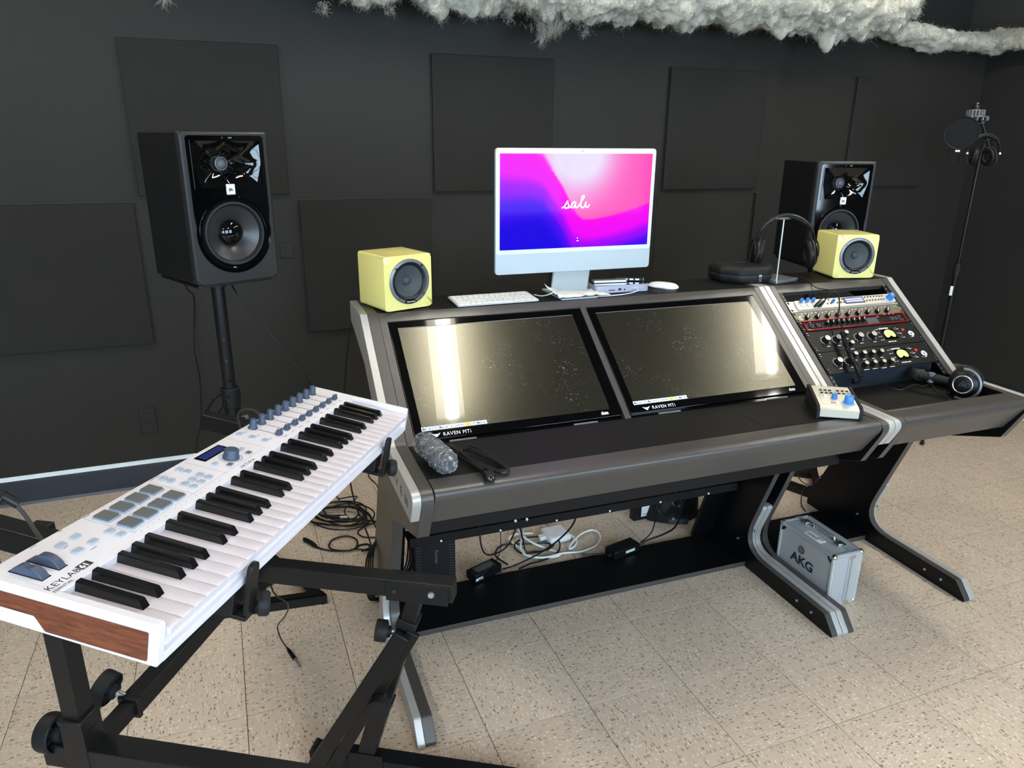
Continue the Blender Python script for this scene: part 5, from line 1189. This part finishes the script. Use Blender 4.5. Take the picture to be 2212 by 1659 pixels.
for k_, xc_ in enumerate((.0245, .0495)):               # pitch and modulation wheels
    MB().box((xc_-.0068, .1565, -.0002), (xc_+.0068, .2005, .0003)).obj('wheel_well', M_gloss, mk)
    wv = [(.1785+.0245*cos(a), -.0125+.0245*sin(a)) for a in [radians(30+120*k/24) for k in range(25)]]
    if k_ == 0: wv = [p if not 10 <= i <= 14 else (p[0], p[1]-.0030) for i, p in enumerate(wv)]
    else: wv = [p if not 3 <= i <= 7 else (.1785+(p[0]-.1785)*.90, p[1]-.0022) for i, p in enumerate(wv)]
    MB().prism(wv, xc_-.0056, xc_+.0056).obj('modulation_wheel' if k_ else 'pitch_wheel', M_slate, mk, bevel=.0008, smooth=40)
text('lettering', 'KEYLAB', .0118, M_kprint, mk, T(.0055, .1375, .00005), ext=.00012, sx=1.17, space=1.05)
text('lettering', 'ESSENTIAL', .0056, M_kprint, mk, T(.0058, .1305, .00005), ext=.00012, sx=1.1)
MB().prism([(.0555, .1365), (.0735, .1365), (.0735, .1475), (.0555, .1475)], -.0002, .00018, axis='z').obj('number_box', M_kprint, mk)
text('lettering', '61', .0105, M_print, mk, T(.0575, .1382, .0002), ext=.0001, bold=.0004, sx=1.15)
text('lettering', 'ARTURIA', .0085, M_kprint, mk, T(.402, .1315, .00005), ext=.00012, sx=1.1, space=1.15)

# ------------------------------------------------------------------ keyboard stand of square tube
SF = Vector((.858, -.514, 0)).normalized(); SS = Vector((.514, .858, 0)).normalized()
def st_(s, f, z): return SF*f+SS*s+AZ*z
stand = thing('keyboard_stand', 'black square-tube keyboard stand with knobs under the white MIDI keyboard', 'stand', frame(st_(-.74, -.1, 0), SS, SF, AZ))
SI = frame(st_(-.74, -.1, 0), SS, SF, AZ).inverted()
def beam(name, p0, p1, w_, h_, ref, par=stand, bev=.002, m=None, roll=0):
    p0 = SI @ Vector(p0); p1 = SI @ Vector(p1); d = (p1-p0); L_ = d.length; d = d.normalized()
    ref = SI.to_3x3() @ Vector(ref); y = (ref-d*ref.dot(d)).normalized(); x = y.cross(d)
    if roll: Qr = Matrix.Rotation(roll, 3, d); x = Qr @ x; y = Qr @ y
    Q = frame(p0, x, y, d)
    return MB().box((-w_/2, -h_/2, 0), (w_/2, h_/2, L_), Q).obj(name, m or M_steel, par, bevel=bev)
def disc_knob(p, ax_, r, par=stand):
    p = SI @ Vector(p); a = SI.to_3x3() @ Vector(ax_)
    Q = Matrix.Translation(p) @ a.to_track_quat('Z', 'Y').to_matrix().to_4x4()
    k = MB().lathe([(0, .045), (r*.96, .045), (r, .040), (r, .022), (r*.90, .020), (r*.86, .032), (.014, .032), (.013, .012), (.008, .010), (0, .010)], 32, Q).obj('tightening_knob', M_blkm, par)
    g = MB()
    for j in range(6): g.box((.008, -.0015, .022), (r*.88, .0015, .034), Q @ RZ(2*pi*j/6))
    g.obj('knob_rib', M_blkm, k); MB().cyl((0, 0, -.004), (0, 0, .014), .006, n=10, M=Q).obj('knob_bolt', M_alu, k)
LS, RS, FP = -1.010, -.475, -.352
for s, xk in ((LS, .185), (RS, .722)):
    b0 = st_(s, FP, .545); tp = st_(s, FP, .672)
    beam('sleeve', st_(s, FP, .535), tp, .044, .040, SF, bev=.002)
    beam('sleeve_collar', st_(s, FP, .664), st_(s, FP, .675), .046, .042, SF)
    # post reaching the arm under the keyboard
    kl_ = KM.inverted() @ st_(s, FP, .9)
    top = kw(kl_.x, kl_.y, -.068)
    beam('post', st_(s, FP, .60), (b0.x, b0.y, top.z), .034, .030, SF, bev=.002)
    beam('end_plug', st_(s, FP, .525), st_(s, FP, .538), .038, .034, SF, m=M_blkm)
    beam('sleeve_catch', st_(s, FP+.0202, .64), st_(s, FP+.0202, .648), .014, .002, SF, bev=0)
    arm = beam('support_arm', kw(xk, .006, -.076), kw(xk, .390, -.076), .034, .034, KZ, bev=.002)
    beam('arm_pad', kw(xk, .03, -.0563), kw(xk, .20, -.0563), .026, .006, KZ, m=M_blkm)
    lip = MB(); lw = .0115
    LQ = SI @ KM
    lip.prism(fillet([(xk+.000-lw, -.100, .002), (xk+lw, -.100, .002), (xk+lw, -.018, .0114), (xk-lw, -.018, .0114)], 6), -.0125, -.0055, axis='y', M=LQ)
    lip.box((xk-.0145, -.012, -.100), (xk+lw, .045, -.094), LQ); lip.obj('end_stop', M_steel, stand, bevel=.0012)
    kn = MB().lathe([(0, .004), (.016, .004), (.0175, .008), (.0175, .016), (.015, .019), (0, .019)], 16, LQ @ T(xk+.016, -.009, -.090) @ RX(pi/2) @ RY(.5)).obj('stop_knob', M_blkm, stand)
    beam('level_arm', st_(s, FP-.062 if s == LS else FP-.03, .598), st_(s, FP+.475, .598), .040, .044, AZ, bev=.002)
# the telescoping crossbar between the sleeves
beam('crossbar_inner', st_(LS+.02, FP+.004, .596), st_(RS-.02, FP+.004, .596), .026, .026, AZ)
beam('crossbar_outer', st_(LS+.10, FP+.004, .596), st_(RS-.02, FP+.004, .596), .034, .034, AZ)
beam('crossbar_collar', st_(LS+.096, FP+.004, .596), st_(LS+.106, FP+.004, .596), .039, .039, AZ)
disc_knob(st_(LS-.003, FP-.020, .628), -SF, .031); disc_knob(st_(LS+.106, FP-.012, .612), -SF*.9+AZ*.35, .030)
disc_knob(st_(RS, FP-.020, .628), -SF, .031)
# right end frame: short neck, telescoping diagonal, brace and foot
DT = st_(RS, FP+.385, .565); DB = st_(RS+.055, -.130, .045)
dd = (DB-DT).normalized()
pl = beam('bracket_plate', st_(RS-.0225, FP+.325, .594), st_(RS-.0225, FP+.465, .594), .004, .048, AZ, bev=.0008)
pl2 = beam('bracket_plate', st_(RS+.0225, FP+.325, .594), st_(RS+.0225, FP+.465, .594), .004, .048, AZ, bev=.0008)
for f_, r_ in ((.428, .0060), (.345, .0042)):
    p = SI @ st_(RS-.0242, FP+f_, .596); ax_ = SI.to_3x3() @ (-SS)
    Q = Matrix.Translation(p) @ ax_.to_track_quat('Z', 'Y').to_matrix().to_4x4()
    MB().lathe([(0, 0), (r_*1.3, 0), (r_*1.3, .0015), (r_, .0045), (0, .0045)], 14, Q).obj('bolt', M_alu if r_ > .005 else M_kprint, stand)
beam('diagonal_inner', DT-dd*.01, DB, .034, .036, SS)
beam('diagonal_collar', DT+dd*.055, DT+dd*.080, .046, .046, SS, m=M_blkm)
beam('diagonal_outer', DT+dd*.080, DT+dd*.36, .040, .040, SS)
beam('diagonal_clamp', DT+dd*.335, DT+dd*.365, .048, .046, SS)
beam('diagonal_lower', DT+dd*.36, DB, .044, .042, SS)
K1 = DT+dd*.10
disc_knob(K1-SF*.02-SS*.012, (-SF*.9-SS*.3+AZ*.25), .025)
disc_knob(DT+dd*.31+SF*.00-SS*.02, -SS, .026)
BT = DT+dd*.085-SS*.034; BB = st_(RS-.03, -.255, .03)
beam('brace', BT+SS*.0, BB, .016, .036, SF, bev=.002)
beam('brace_rear', BT+SS*.012+SF*.022, BB+SS*.045+SF*.05, .012, .030, SF, bev=.0015)
beam('floor_foot', st_(RS+.055, -.268, .0235), st_(RS+.055, .32, .0235), .046, .046, AZ, bev=.003)
beam('foot_cap', st_(RS+.055, -.276, .024), st_(RS+.055, -.266, .024), .048, .048, AZ, m=M_blkm)
beam('foot_cap', st_(RS+.055, .318, .024), st_(RS+.055, .328, .024), .048, .048, AZ, m=M_blkm)
beam('foot_plate', st_(RS+.030, -.17, .033), st_(RS+.030, -.08, .033), .004, .064, AZ, bev=.0008)
# left end frame, mostly below the picture
DT2 = st_(LS, FP+.385, .565); DB2 = st_(LS, -.185, .045); beam('diagonal_lower', DT2, DB2, .048, .046, SS)
beam('floor_foot', st_(LS, -.235, .0235), st_(LS, .32, .0235), .046, .046, AZ, bev=.003)

# usb cable hanging from the keyboard down to the floor
uc = thing('usb_cable', 'thin black usb cable hanging below the white MIDI keyboard to the floor', 'cable')
pa = [st_(RS-.02, FP+.05, .70), st_(RS+.012, FP+.032, .62), st_(RS+.016, FP+.034, .53), on_z(622, 1305, .42), on_z(616, 1330, .30), on_z(600, 1352, .17), on_z(606, 1378, .08), on_z(622, 1402, .012)]
MB().tube(smooth_path(pa, 8), .0021, 8).obj('cord', M_cable, uc)
q0, q1, q2 = on_z(620, 1399, .010), on_z(637, 1424, .008), on_z(650, 1443, .007)
MB().tube([q0, q0.lerp(q1, .3), q1], [.003, .0062, .0066], 10).obj('usb_plug', M_blk, uc); MB().tube([q1, q2], [.0050, .0050], 4).obj('usb_shell', M_alu, uc)
o = MB().tube(smooth_path([kw(.115, .219, -.03), kw(.125, .25, -.028), kw(.135, .29, .0), kw(.128, .315, .018), kw(.105, .30, -.02), kw(.085, .27, -.06), kw(.10, .23, -.10)], 8), .0028, 8); ds = thing('sustain_cable', 'grey cable with thick sleeve looping behind the keyboard left end', 'cable')
o.obj('cord', mat('brownish_cable', (.035, .03, .027), .5), ds); MB().tube([kw(.137, .296, .006), kw(.130, .313, .018), kw(.118, .313, .010)], [.006, .0075, .006], 10).obj('ferrite_sleeve', M_blk, ds)
tag(MB().tube(smooth_path([kw(.665, .217, -.035), kw(.675, .26, -.01), kw(.69, .30, -.03), kw(.693, .29, -.07), kw(.69, .24, -.13)], 8), .0024, 8).obj('back_cable', MATS['brownish_cable']), 'thin cable arching over the right support arm behind the MIDI keyboard', 'cable')
tag(MB().tube(smooth_path([kw(.69, .10, -.10), on_z(792, 1005, .55), on_z(797, 1030, .42), on_z(815, 1050, .3), on_z(830, 1085, .12), on_z(850, 1110, .01)], 8), .0028, 8).obj('black_cable', M_cable), 'black cable curving down behind the left desk leg from the keyboard stand', 'cable')

# ------------------------------------------------------------------ cables and power bricks on the floor
cp = thing('cable_coil', 'loose coil of black cable on the floor behind the MIDI keyboard', 'cable')
for k, (cx_, cy_, a_, b_, ph) in enumerate(((733, 1108, 58, 22, 0), (728, 1112, 66, 26, .6), (740, 1104, 54, 19, 1.3), (722, 1116, 62, 20, 2.1), (745, 1112, 60, 24, 2.9), (730, 1118, 70, 24, 3.7), (736, 1106, 40, 15, 4.4))):
    P = [on_z(cx_+a_*cos(t_+ph)+4*sin(3*t_+k), cy_+b_*sin(t_+ph)+3*cos(2*t_+k), .006+.004*k) for t_ in [2*pi*i/22 for i in range(22)]]
    MB().tube(smooth_path(P, 3, True), .0032, 7, closed=True).obj('loop', M_cable, cp)
MB().tube(smooth_path([on_z(730, 1078, .03), on_z(768, 1072, .06), on_z(766, 1080, .05), on_z(748, 1096, .03), on_z(745, 1108, .03), on_z(758, 1122, .012), on_z(790, 1124, .008), on_z(812, 1126, .008), on_z(850, 1130, .006)], 6), .003, 7).obj('loose_end', M_cable, cp)
MB().tube(smooth_path([on_z(770, 1090, .03), on_z(790, 1105, .02), on_z(804, 1124, .012), on_z(812, 1140, .006)], 6), .003, 7).obj('loose_end', M_cable, cp)
MB().tube([on_z(692, 1113, .035), on_z(706, 1116, .035), on_z(735, 1116, .035)], [.004, .008, .009], 10).obj('connector', M_blk, cp); MB().tube([on_z(735, 1116, .035), on_z(750, 1116, .035)], .0085, 10).obj('connector_shell', M_chrome, cp)
ml = thing('midi_lead', 'black lead with a round plug lying on the floor beside the desk leg', 'cable')
MB().tube(smooth_path([on_z(686, 1183, .005), on_z(710, 1189, .005), on_z(740, 1190, .005), on_z(762, 1187, .006), on_z(772, 1176, .008), on_z(768, 1164, .008), on_z(748, 1158, .008), on_z(722, 1164, .008), on_z(711, 1176, .008), on_z(716, 1186, .010), on_z(745, 1190, .012), on_z(768, 1186, .010), on_z(790, 1188, .006), on_z(825, 1192, .005), on_z(870, 1190, .005)], 6), .0032, 8).obj('lead', M_cable, ml)
q0, q1, q2 = on_z(686, 1183, .009), on_z(672, 1173, .011), on_z(659, 1166, .011); MB().tube([q0, q0.lerp(q1, .4), q1, q2], [.004, .0085, .0095, .0095], 12).obj('plug', M_blk, ml); MB().tube([q2, q2.lerp(q1, -.18)], .0082, 12).obj('plug_shell', M_chrome, ml)
MB().tube(smooth_path([on_z(768, 1186, .012), on_z(777, 1178, .02), on_z(795, 1176, .022), on_z(798, 1184, .018), on_z(780, 1190, .014)], 6), .0045, 6).obj('hook_tie', M_blkm, ml)
tag(MB().tube(smooth_path([on_z(812, 1128, .006), on_z(786, 1138, .006), on_z(773, 1150, .006), on_z(786, 1160, .006), on_z(815, 1160, .006), on_z(860, 1158, .006)], 6), .003, 8).obj('floor_cable', M_cable), 'single loop of black cable on the floor left of the desk leg', 'cable')
lc = thing('hanging_cables', 'bundle of black cables curving round the back of the left desk leg', 'cable')
for k in range(4):
    MB().tube(smooth_path([dw(.035+.01*k, .66, .32), dw(.012-.006*k, .69, .20), dw(.006-.007*k, .70, .09), dw(.012-.006*k, .70, .012), dw(.06, .72+.01*k, .006), dw(.13+.01*k, .74, .10), dw(.14, .72, .24)], 6), .0032, 7).obj('cable', M_cable, lc)

def brick(name, label, M, sx, sy, sz, m, bev=.005, cat='power adapter'):
    t = thing(name, label, cat, M); MB().box((0, 0, 0), (sx, sy, sz)).obj('case', m, t, bevel=bev, seg=3); return t
wp = brick('white_power_adapter', 'white square power adapter with white cord on the floor under the desk', on_desk(.728, .838, .0, radians(4)), .100, .100, .032, M_white, .012)
MB().box((-.026, .036, .008), (.003, .062, .026)).obj('white_plug', M_white, wp, bevel=.003)
MB().torus((.05, .05, .0318), (0, 0, 1), .010, .0005, 24, 4).obj('moulded_mark', M_alu, wp)
wc = thing('white_cable', 'thick white power cable looping from tray to white adapter', 'cable')
def ZP(pts): return [on_z(900+x*.1808, 1040+y*.1808, z) for x, y, z in pts]
MB().tube(smooth_path(ZP([(1182, 470, .345), (1190, 520, .29), (1215, 585, .20), (1265, 652, .10), (1400, 740, .03), (1560, 805, .008), (1680, 845, .006), (1712, 872, .006), (1660, 900, .006), (1500, 912, .007), (1350, 884, .010), (1240, 805, .016), (1150, 732, .018), (1104, 684, .018), (1140, 645, .016), (1250, 624, .014), (1392, 620, .016)]), 8), .0045, 10).obj('cord', M_wcable, wc)
MB().tube(smooth_path(ZP([(1318, 450, .35), (1300, 510, .28), (1270, 600, .17), (1247, 710, .07), (1244, 800, .025), (1285, 868, .016), (1400, 905, .015), (1560, 905, .014), (1720, 862, .013), (1830, 850, .008), (1960, 838, .008), (2070, 802, .008), (2150, 760, .008), (2192, 685, .008), (2170, 610, .009), (2080, 582, .012), (1960, 632, .018), (1862, 728, .016), (1822, 802, .012), (1880, 780, .010), (1912, 712, .010), (1860, 652, .014), (1762, 612, .016)]), 8), .0042, 10).obj('cord', M_wcable, wc)
a1 = brick('power_adapter', 'black power adapter on the left end of the base board rear edge', on_desk(.362, .655, .0225, radians(22)), .125, .055, .034, M_blk, .004)
MB().box((.02, .010, .0338), (.105, .046, .0344)).obj('rating_label', mat('grey_label', (.05, .05, .05), .6), a1); MB().box((.002, -.0006, .010), (.035, .001, .020)).obj('side_label', M_print, a1)
bars(a1, [(.03+.008*i, .022+.010*j, .005, .0035) for i in range(9) for j in range(2)], M_grey, .0345, 'rating_print')
a2 = brick('power_adapter', 'black power adapter with pale label leaning at base board middle', on_desk(.905, .630, .0225, radians(14)), .130, .058, .032, M_blk, .003)
MB().box((.056, -.0006, .011), (.102, .001, .022)).obj('rating_label', mat('pale_green_label', rgb(196, 214, 200), .5), a2)
MB().cyl((-.022, .02, .016), (.002, .02, .016), .008, n=12).obj('socket', M_blk, a2)
a3 = brick('power_adapter', 'black power adapter with white printed label standing behind base board', on_desk(1.140, .905, .0, radians(3)), .132, .036, .075, M_blk, .004)
lb = MB().box((.036, -.0008, .016), (.102, .001, .062)).obj('rating_label', M_print, a3)
q = MB(); q.box((.076, -.0012, .022), (.098, -.0006, .040)).box((.078, -.0012, .044), (.096, -.0006, .0455)).box((.078, -.0012, .049), (.092, -.0006, .0505)).box((.042, -.0012, .022), (.068, -.0006, .0235)).box((.042, -.0012, .027), (.064, -.0006, .0285)); q.obj('label_print', M_kprint, lb)
bc = [ (('thin black cable looping below the tray to the left adapter', [dw(.33, .505, .36), dw(.335, .50, .27), dw(.37, .52, .22), dw(.43, .51, .25), dw(.47, .505, .35)], .0028)),
      ('very thin black cable hanging from the tray to the left adapter', [dw(.40, .505, .36), dw(.405, .51, .27), dw(.415, .55, .20), dw(.40, .60, .11), dw(.375, .63, .06), dw(.372, .65, .042)], .0015),
      ('twisted black cable pair from tray left to the floor knot', [dw(.46, .505, .36), dw(.52, .60, .20), dw(.57, .70, .09), dw(.63, .78, .03), dw(.70, .80, .012), dw(.74, .83, .008)], .003),
      ('black cable curving from left adapter up to the tray middle', [dw(.475, .69, .04), dw(.52, .67, .06), dw(.60, .64, .11), dw(.66, .60, .18), dw(.68, .53, .28), dw(.68, .505, .37)], .0032),
      ('black cable knot lying on the floor behind the base board', [dw(.52, .76, .008), dw(.50, .84, .006), dw(.55, .90, .006), dw(.64, .86, .016), dw(.72, .83, .02), dw(.69, .79, .02), dw(.60, .80, .016), dw(.585, .86, .02), dw(.65, .90, .02), dw(.76, .86, .02), dw(.74, .78, .012), dw(.66, .74, .010), dw(.60, .73, .012), dw(.55, .715, .010)], .0034),
      ('black cable from tray right down to the labelled leaning adapter', [dw(1.08, .50, .36), dw(1.11, .53, .25), dw(1.14, .60, .14), dw(1.12, .64, .09), dw(1.065, .665, .06), dw(1.034, .668, .045)], .0036),
      ('thin black cable dropping straight to the labelled leaning adapter', [dw(1.02, .50, .36), dw(1.005, .52, .28), dw(1.03, .58, .16), dw(1.045, .64, .09), dw(1.036, .668, .056)], .0022),
      ('thin black cable drooping in front of the standing adapter', [dw(1.01, .50, .365), dw(1.05, .505, .335), dw(1.09, .505, .365)], .002),
      ('black cord running along the base board to the leaning adapter', [dw(.80, .70, .028), dw(.84, .69, .028), dw(.875, .67, .034), dw(.893, .655, .042)], .0036),
      ('black cable drooping behind the standing adapter to the bag', [dw(1.27, .93, .03), dw(1.34, .96, .008), dw(1.40, .93, .008), dw(1.36, .86, .02), dw(1.31, .80, .12), dw(1.30, .72, .26)], .0036)]
for lb_, P, r_ in bc: tag(MB().tube(smooth_path(P, 8), r_, 8).obj('power_cable', M_cable), lb_, 'cable')
# speaker-like conditioner with grey foot at the left
cn = thing('power_conditioner', 'black ribbed power conditioner with grey foot under the desk left end', 'power supply', on_desk(.150, .700, 0, radians(-6)))
MB().prism(rrect(0, 0, .150, .16, .018), .035, .20, axis='z').obj('housing', M_blkm, cn, bevel=.004)
MB().prism(rrect(-.004, -.004, .154, .164, .02), 0, .034, axis='z').obj('grey_foot', mat('grey_foot', rgb(120, 128, 138), .4), cn, bevel=.004)
g = MB()
for k in range(14):
    for x in (.006, .126): g.box((x, -.0012, .045+.0105*k), (x+.020, .001, .050+.0105*k))
g.obj('vent_slot', M_kprint, cn)
bars_M = frame((.075, -.0008, .17), (0, 0, -1), (1, 0, 0), (0, -1, 0)); text('lettering', 'Furman', .018, M_grey, cn, bars_M, ext=.0003, shear=.2)
MB().box((.012, .02, .20), (.10, .12, .235)).obj('socket_block', M_blk, cn, bevel=.003)
# black bag behind the base board at the right
bg = thing('black_bag', 'black soft bag slumped behind the right end of the base board', 'bag', on_desk(1.33, .93, 0))
lp = []
for j in range(12):
    t_ = j/11; lp.append([Vector(((.135*(1-.55*t_**2))*cos(a)*(1+.18*noise.noise(Vector((cos(a)*2, sin(a)*2, t_*3)))), (.10*(1-.6*t_**2))*sin(a)*(1+.2*noise.noise(Vector((cos(a)*2+5, sin(a)*2, t_*3)))), .003+.22*t_*(1+.10*noise.noise(Vector((cos(a), sin(a), 7)))))) for a in [2*pi*k/30 for k in range(30)]])
MB().loops(lp, capA=True, capB=True).obj('bag_body', M_blkm, bg, smooth=60)
MB().torus((-.02, -.088, .11), (0, -1, .2), .032, .004, 28, 8).obj('badge_ring', M_grey, bg)
MB().tube(smooth_path([(-.11, -.07, .16), (-.14, -.12, .10), (-.09, -.13, .06), (-.03, -.11, .12), (.0, -.06, .21)], 6), .005, 8).obj('strap', M_cable, bg)
o = brick('clamp_block', 'small dark clamp on the floor in front of the black bag', on_desk(1.265, .835, 0, radians(-20)), .085, .035, .024, mat('dark_slate_plastic', (.03, .035, .042), .45), .004, 'clamp')
MB().cyl((.02, .0, .026), (.02, .0, .034), .006, n=12).obj('screw', M_alu, o)
for lb_, P, r_ in (('thin black cable arching over the right stand foot', [on_z(1812, 990, .05), on_z(1790, 1015, .08), on_z(1764, 1036, .09), on_z(1760, 1048, .07), on_z(1737, 1055, .05), on_z(1731, 1075, .03), on_z(1732, 1092, .008), on_z(1740, 1104, .006)], .0026), ('thin black cable crossing the floor behind the silver case', [on_z(1722, 1022, .06), on_z(1730, 1038, .03), on_z(1748, 1050, .01), on_z(1772, 1062, .006), on_z(1800, 1068, .006)], .0022)):
    tag(MB().tube(smooth_path(P, 8), r_, 8).obj('floor_cable', M_cable), lb_, 'cable')

# ------------------------------------------------------------------ aluminium microphone case
M_csk = mat('brushed_aluminium_skin', rgb(188, 192, 196), .4, metal=.35, bump=.15, bscale=500, stretch=(1, 12, 1))
M_edge = mat('aluminium_extrusion', rgb(206, 212, 214), .3, metal=.6)
ac = thing('flight_case', 'small silver aluminium case standing between the desk legs', 'case', on_desk(1.468, .142, .0, radians(.6)))
cw, cl_, chh = .132, .272, .209
MB().box((.004, .004, .004), (cw-.004, cl_-.004, chh-.004)).obj('shell', M_csk, ac, bevel=.003)
e = MB(); r_ = .0085
for x in (r_, cw-r_):
    for z in (r_, chh-r_): e.cyl((x, .006, z), (x, cl_-.006, z), r_, n=16)
    for y in (r_, cl_-r_): e.cyl((x, y, .006), (x, y, chh-.006), r_, n=16)
for y in (r_, cl_-r_):
    for z in (r_, chh-r_): e.cyl((.006, y, z), (cw-.006, y, z), r_, n=16)
e.obj('edge_extrusion', M_edge, ac)
s = MB(); xs_ = .078
for x0, wd_, pr_ in ((xs_-.009, .007, .0015), (xs_, .002, -.001), (xs_+.004, .006, .0015)):
    s.box((x0, -.0008-pr_*.2, .004), (x0+wd_, .006, chh-.004)); s.box((x0, .004, chh-.006), (x0+wd_, cl_-.004, chh+.0004))
s.obj('seam_rim', M_edge, ac)
for x in (r_, cw-r_):
    for y in (r_, cl_-r_):
        for z in (r_, chh-r_): MB().ball((x, y, z), .0102, 14, 8).obj('corner_cap', M_chrome, ac)
for y, z, s1, s2 in ((.004, chh-.004, 1, -1), (cl_-.004, chh-.004, -1, -1)):
    P = fillet([(y+s1*.008, z+s2*.002), (y+s1*.030, z+s2*.002, .004), (y+s1*.026, z+s2*.020, .010), (y+s1*.008, z+s2*.032, .004)], 4)
    cp_ = MB().prism(P, .0015, .0048).obj('corner_plate', mat('black_chrome', (.03, .03, .032), .2, metal=.6), ac); MB().cyl((.0005, y+s1*.014, z+s2*.012), (.003, y+s1*.014, z+s2*.012), .0028, n=10).obj('rivet', M_alu, cp_)
for y in (.045, .205):
    k = MB().box((.060, y, chh), (.094, y+.030, chh+.004)).box((.064, y+.005, chh+.004), (.084, y+.025, chh+.008)).cyl((.076, y, chh+.006), (.076, y+.03, chh+.006), .003, n=10).obj('latch', M_chrome, ac, bevel=.0008)
for y, z in ((.004, chh-.016), (.004, .014)): MB().box((.070, -.0035, z-.006), (.092, .002, z+.006)).cyl((.081, -.003, z-.007), (.081, -.003, z+.008), .0035, n=10).obj('hinge', M_chrome, ac)
h_ = MB(); h_.tube(smooth_path([(.078, .085, chh+.004), (.078, .088, chh+.011), (.078, .10, chh+.013), (.078, .17, chh+.013), (.078, .182, chh+.011), (.078, .185, chh+.004)], 6), .0042, 10)
h_.obj('handle', M_alu, ac)
for y in (.078, .178): MB().box((.068, y, chh), (.088, y+.014, chh+.005)).obj('handle_mount', M_chrome, ac, bevel=.001)
lb_ = MB().box((.022, .092, chh-.004), (.050, .172, chh-.0030)).obj('paper_label', M_print, ac)
q = MB()
for k in range(4): q.box((.027+.004*k, .115, chh-.0031), (.029+.004*k, .165, chh-.0027))
q.box((.042, .10, chh-.0031), (.046, .125, chh-.0027)); q.obj('label_print', M_grey, lb_)
FA = frame((.0036, .198, .0), (0, -1, 0), (0, 0, 1), (-1, 0, 0))
text('lettering', 'AKG', .048, M_kprint, ac, FA @ T(.0, .090, 0), ext=.0003, bold=.0016, sx=1.12)
em = MB().torus((.045, .148, 0), (0, 0, 1), .0135, .0016, 32, 6, FA)
for k in range(3): em.torus((.045+.0052*cos(pi/2+2*pi*k/3), .148+.0052*sin(pi/2+2*pi*k/3), 0), (0, 0, 1), .0052, .0011, 20, 5, FA)
em.obj('round_emblem', M_kprint, ac)
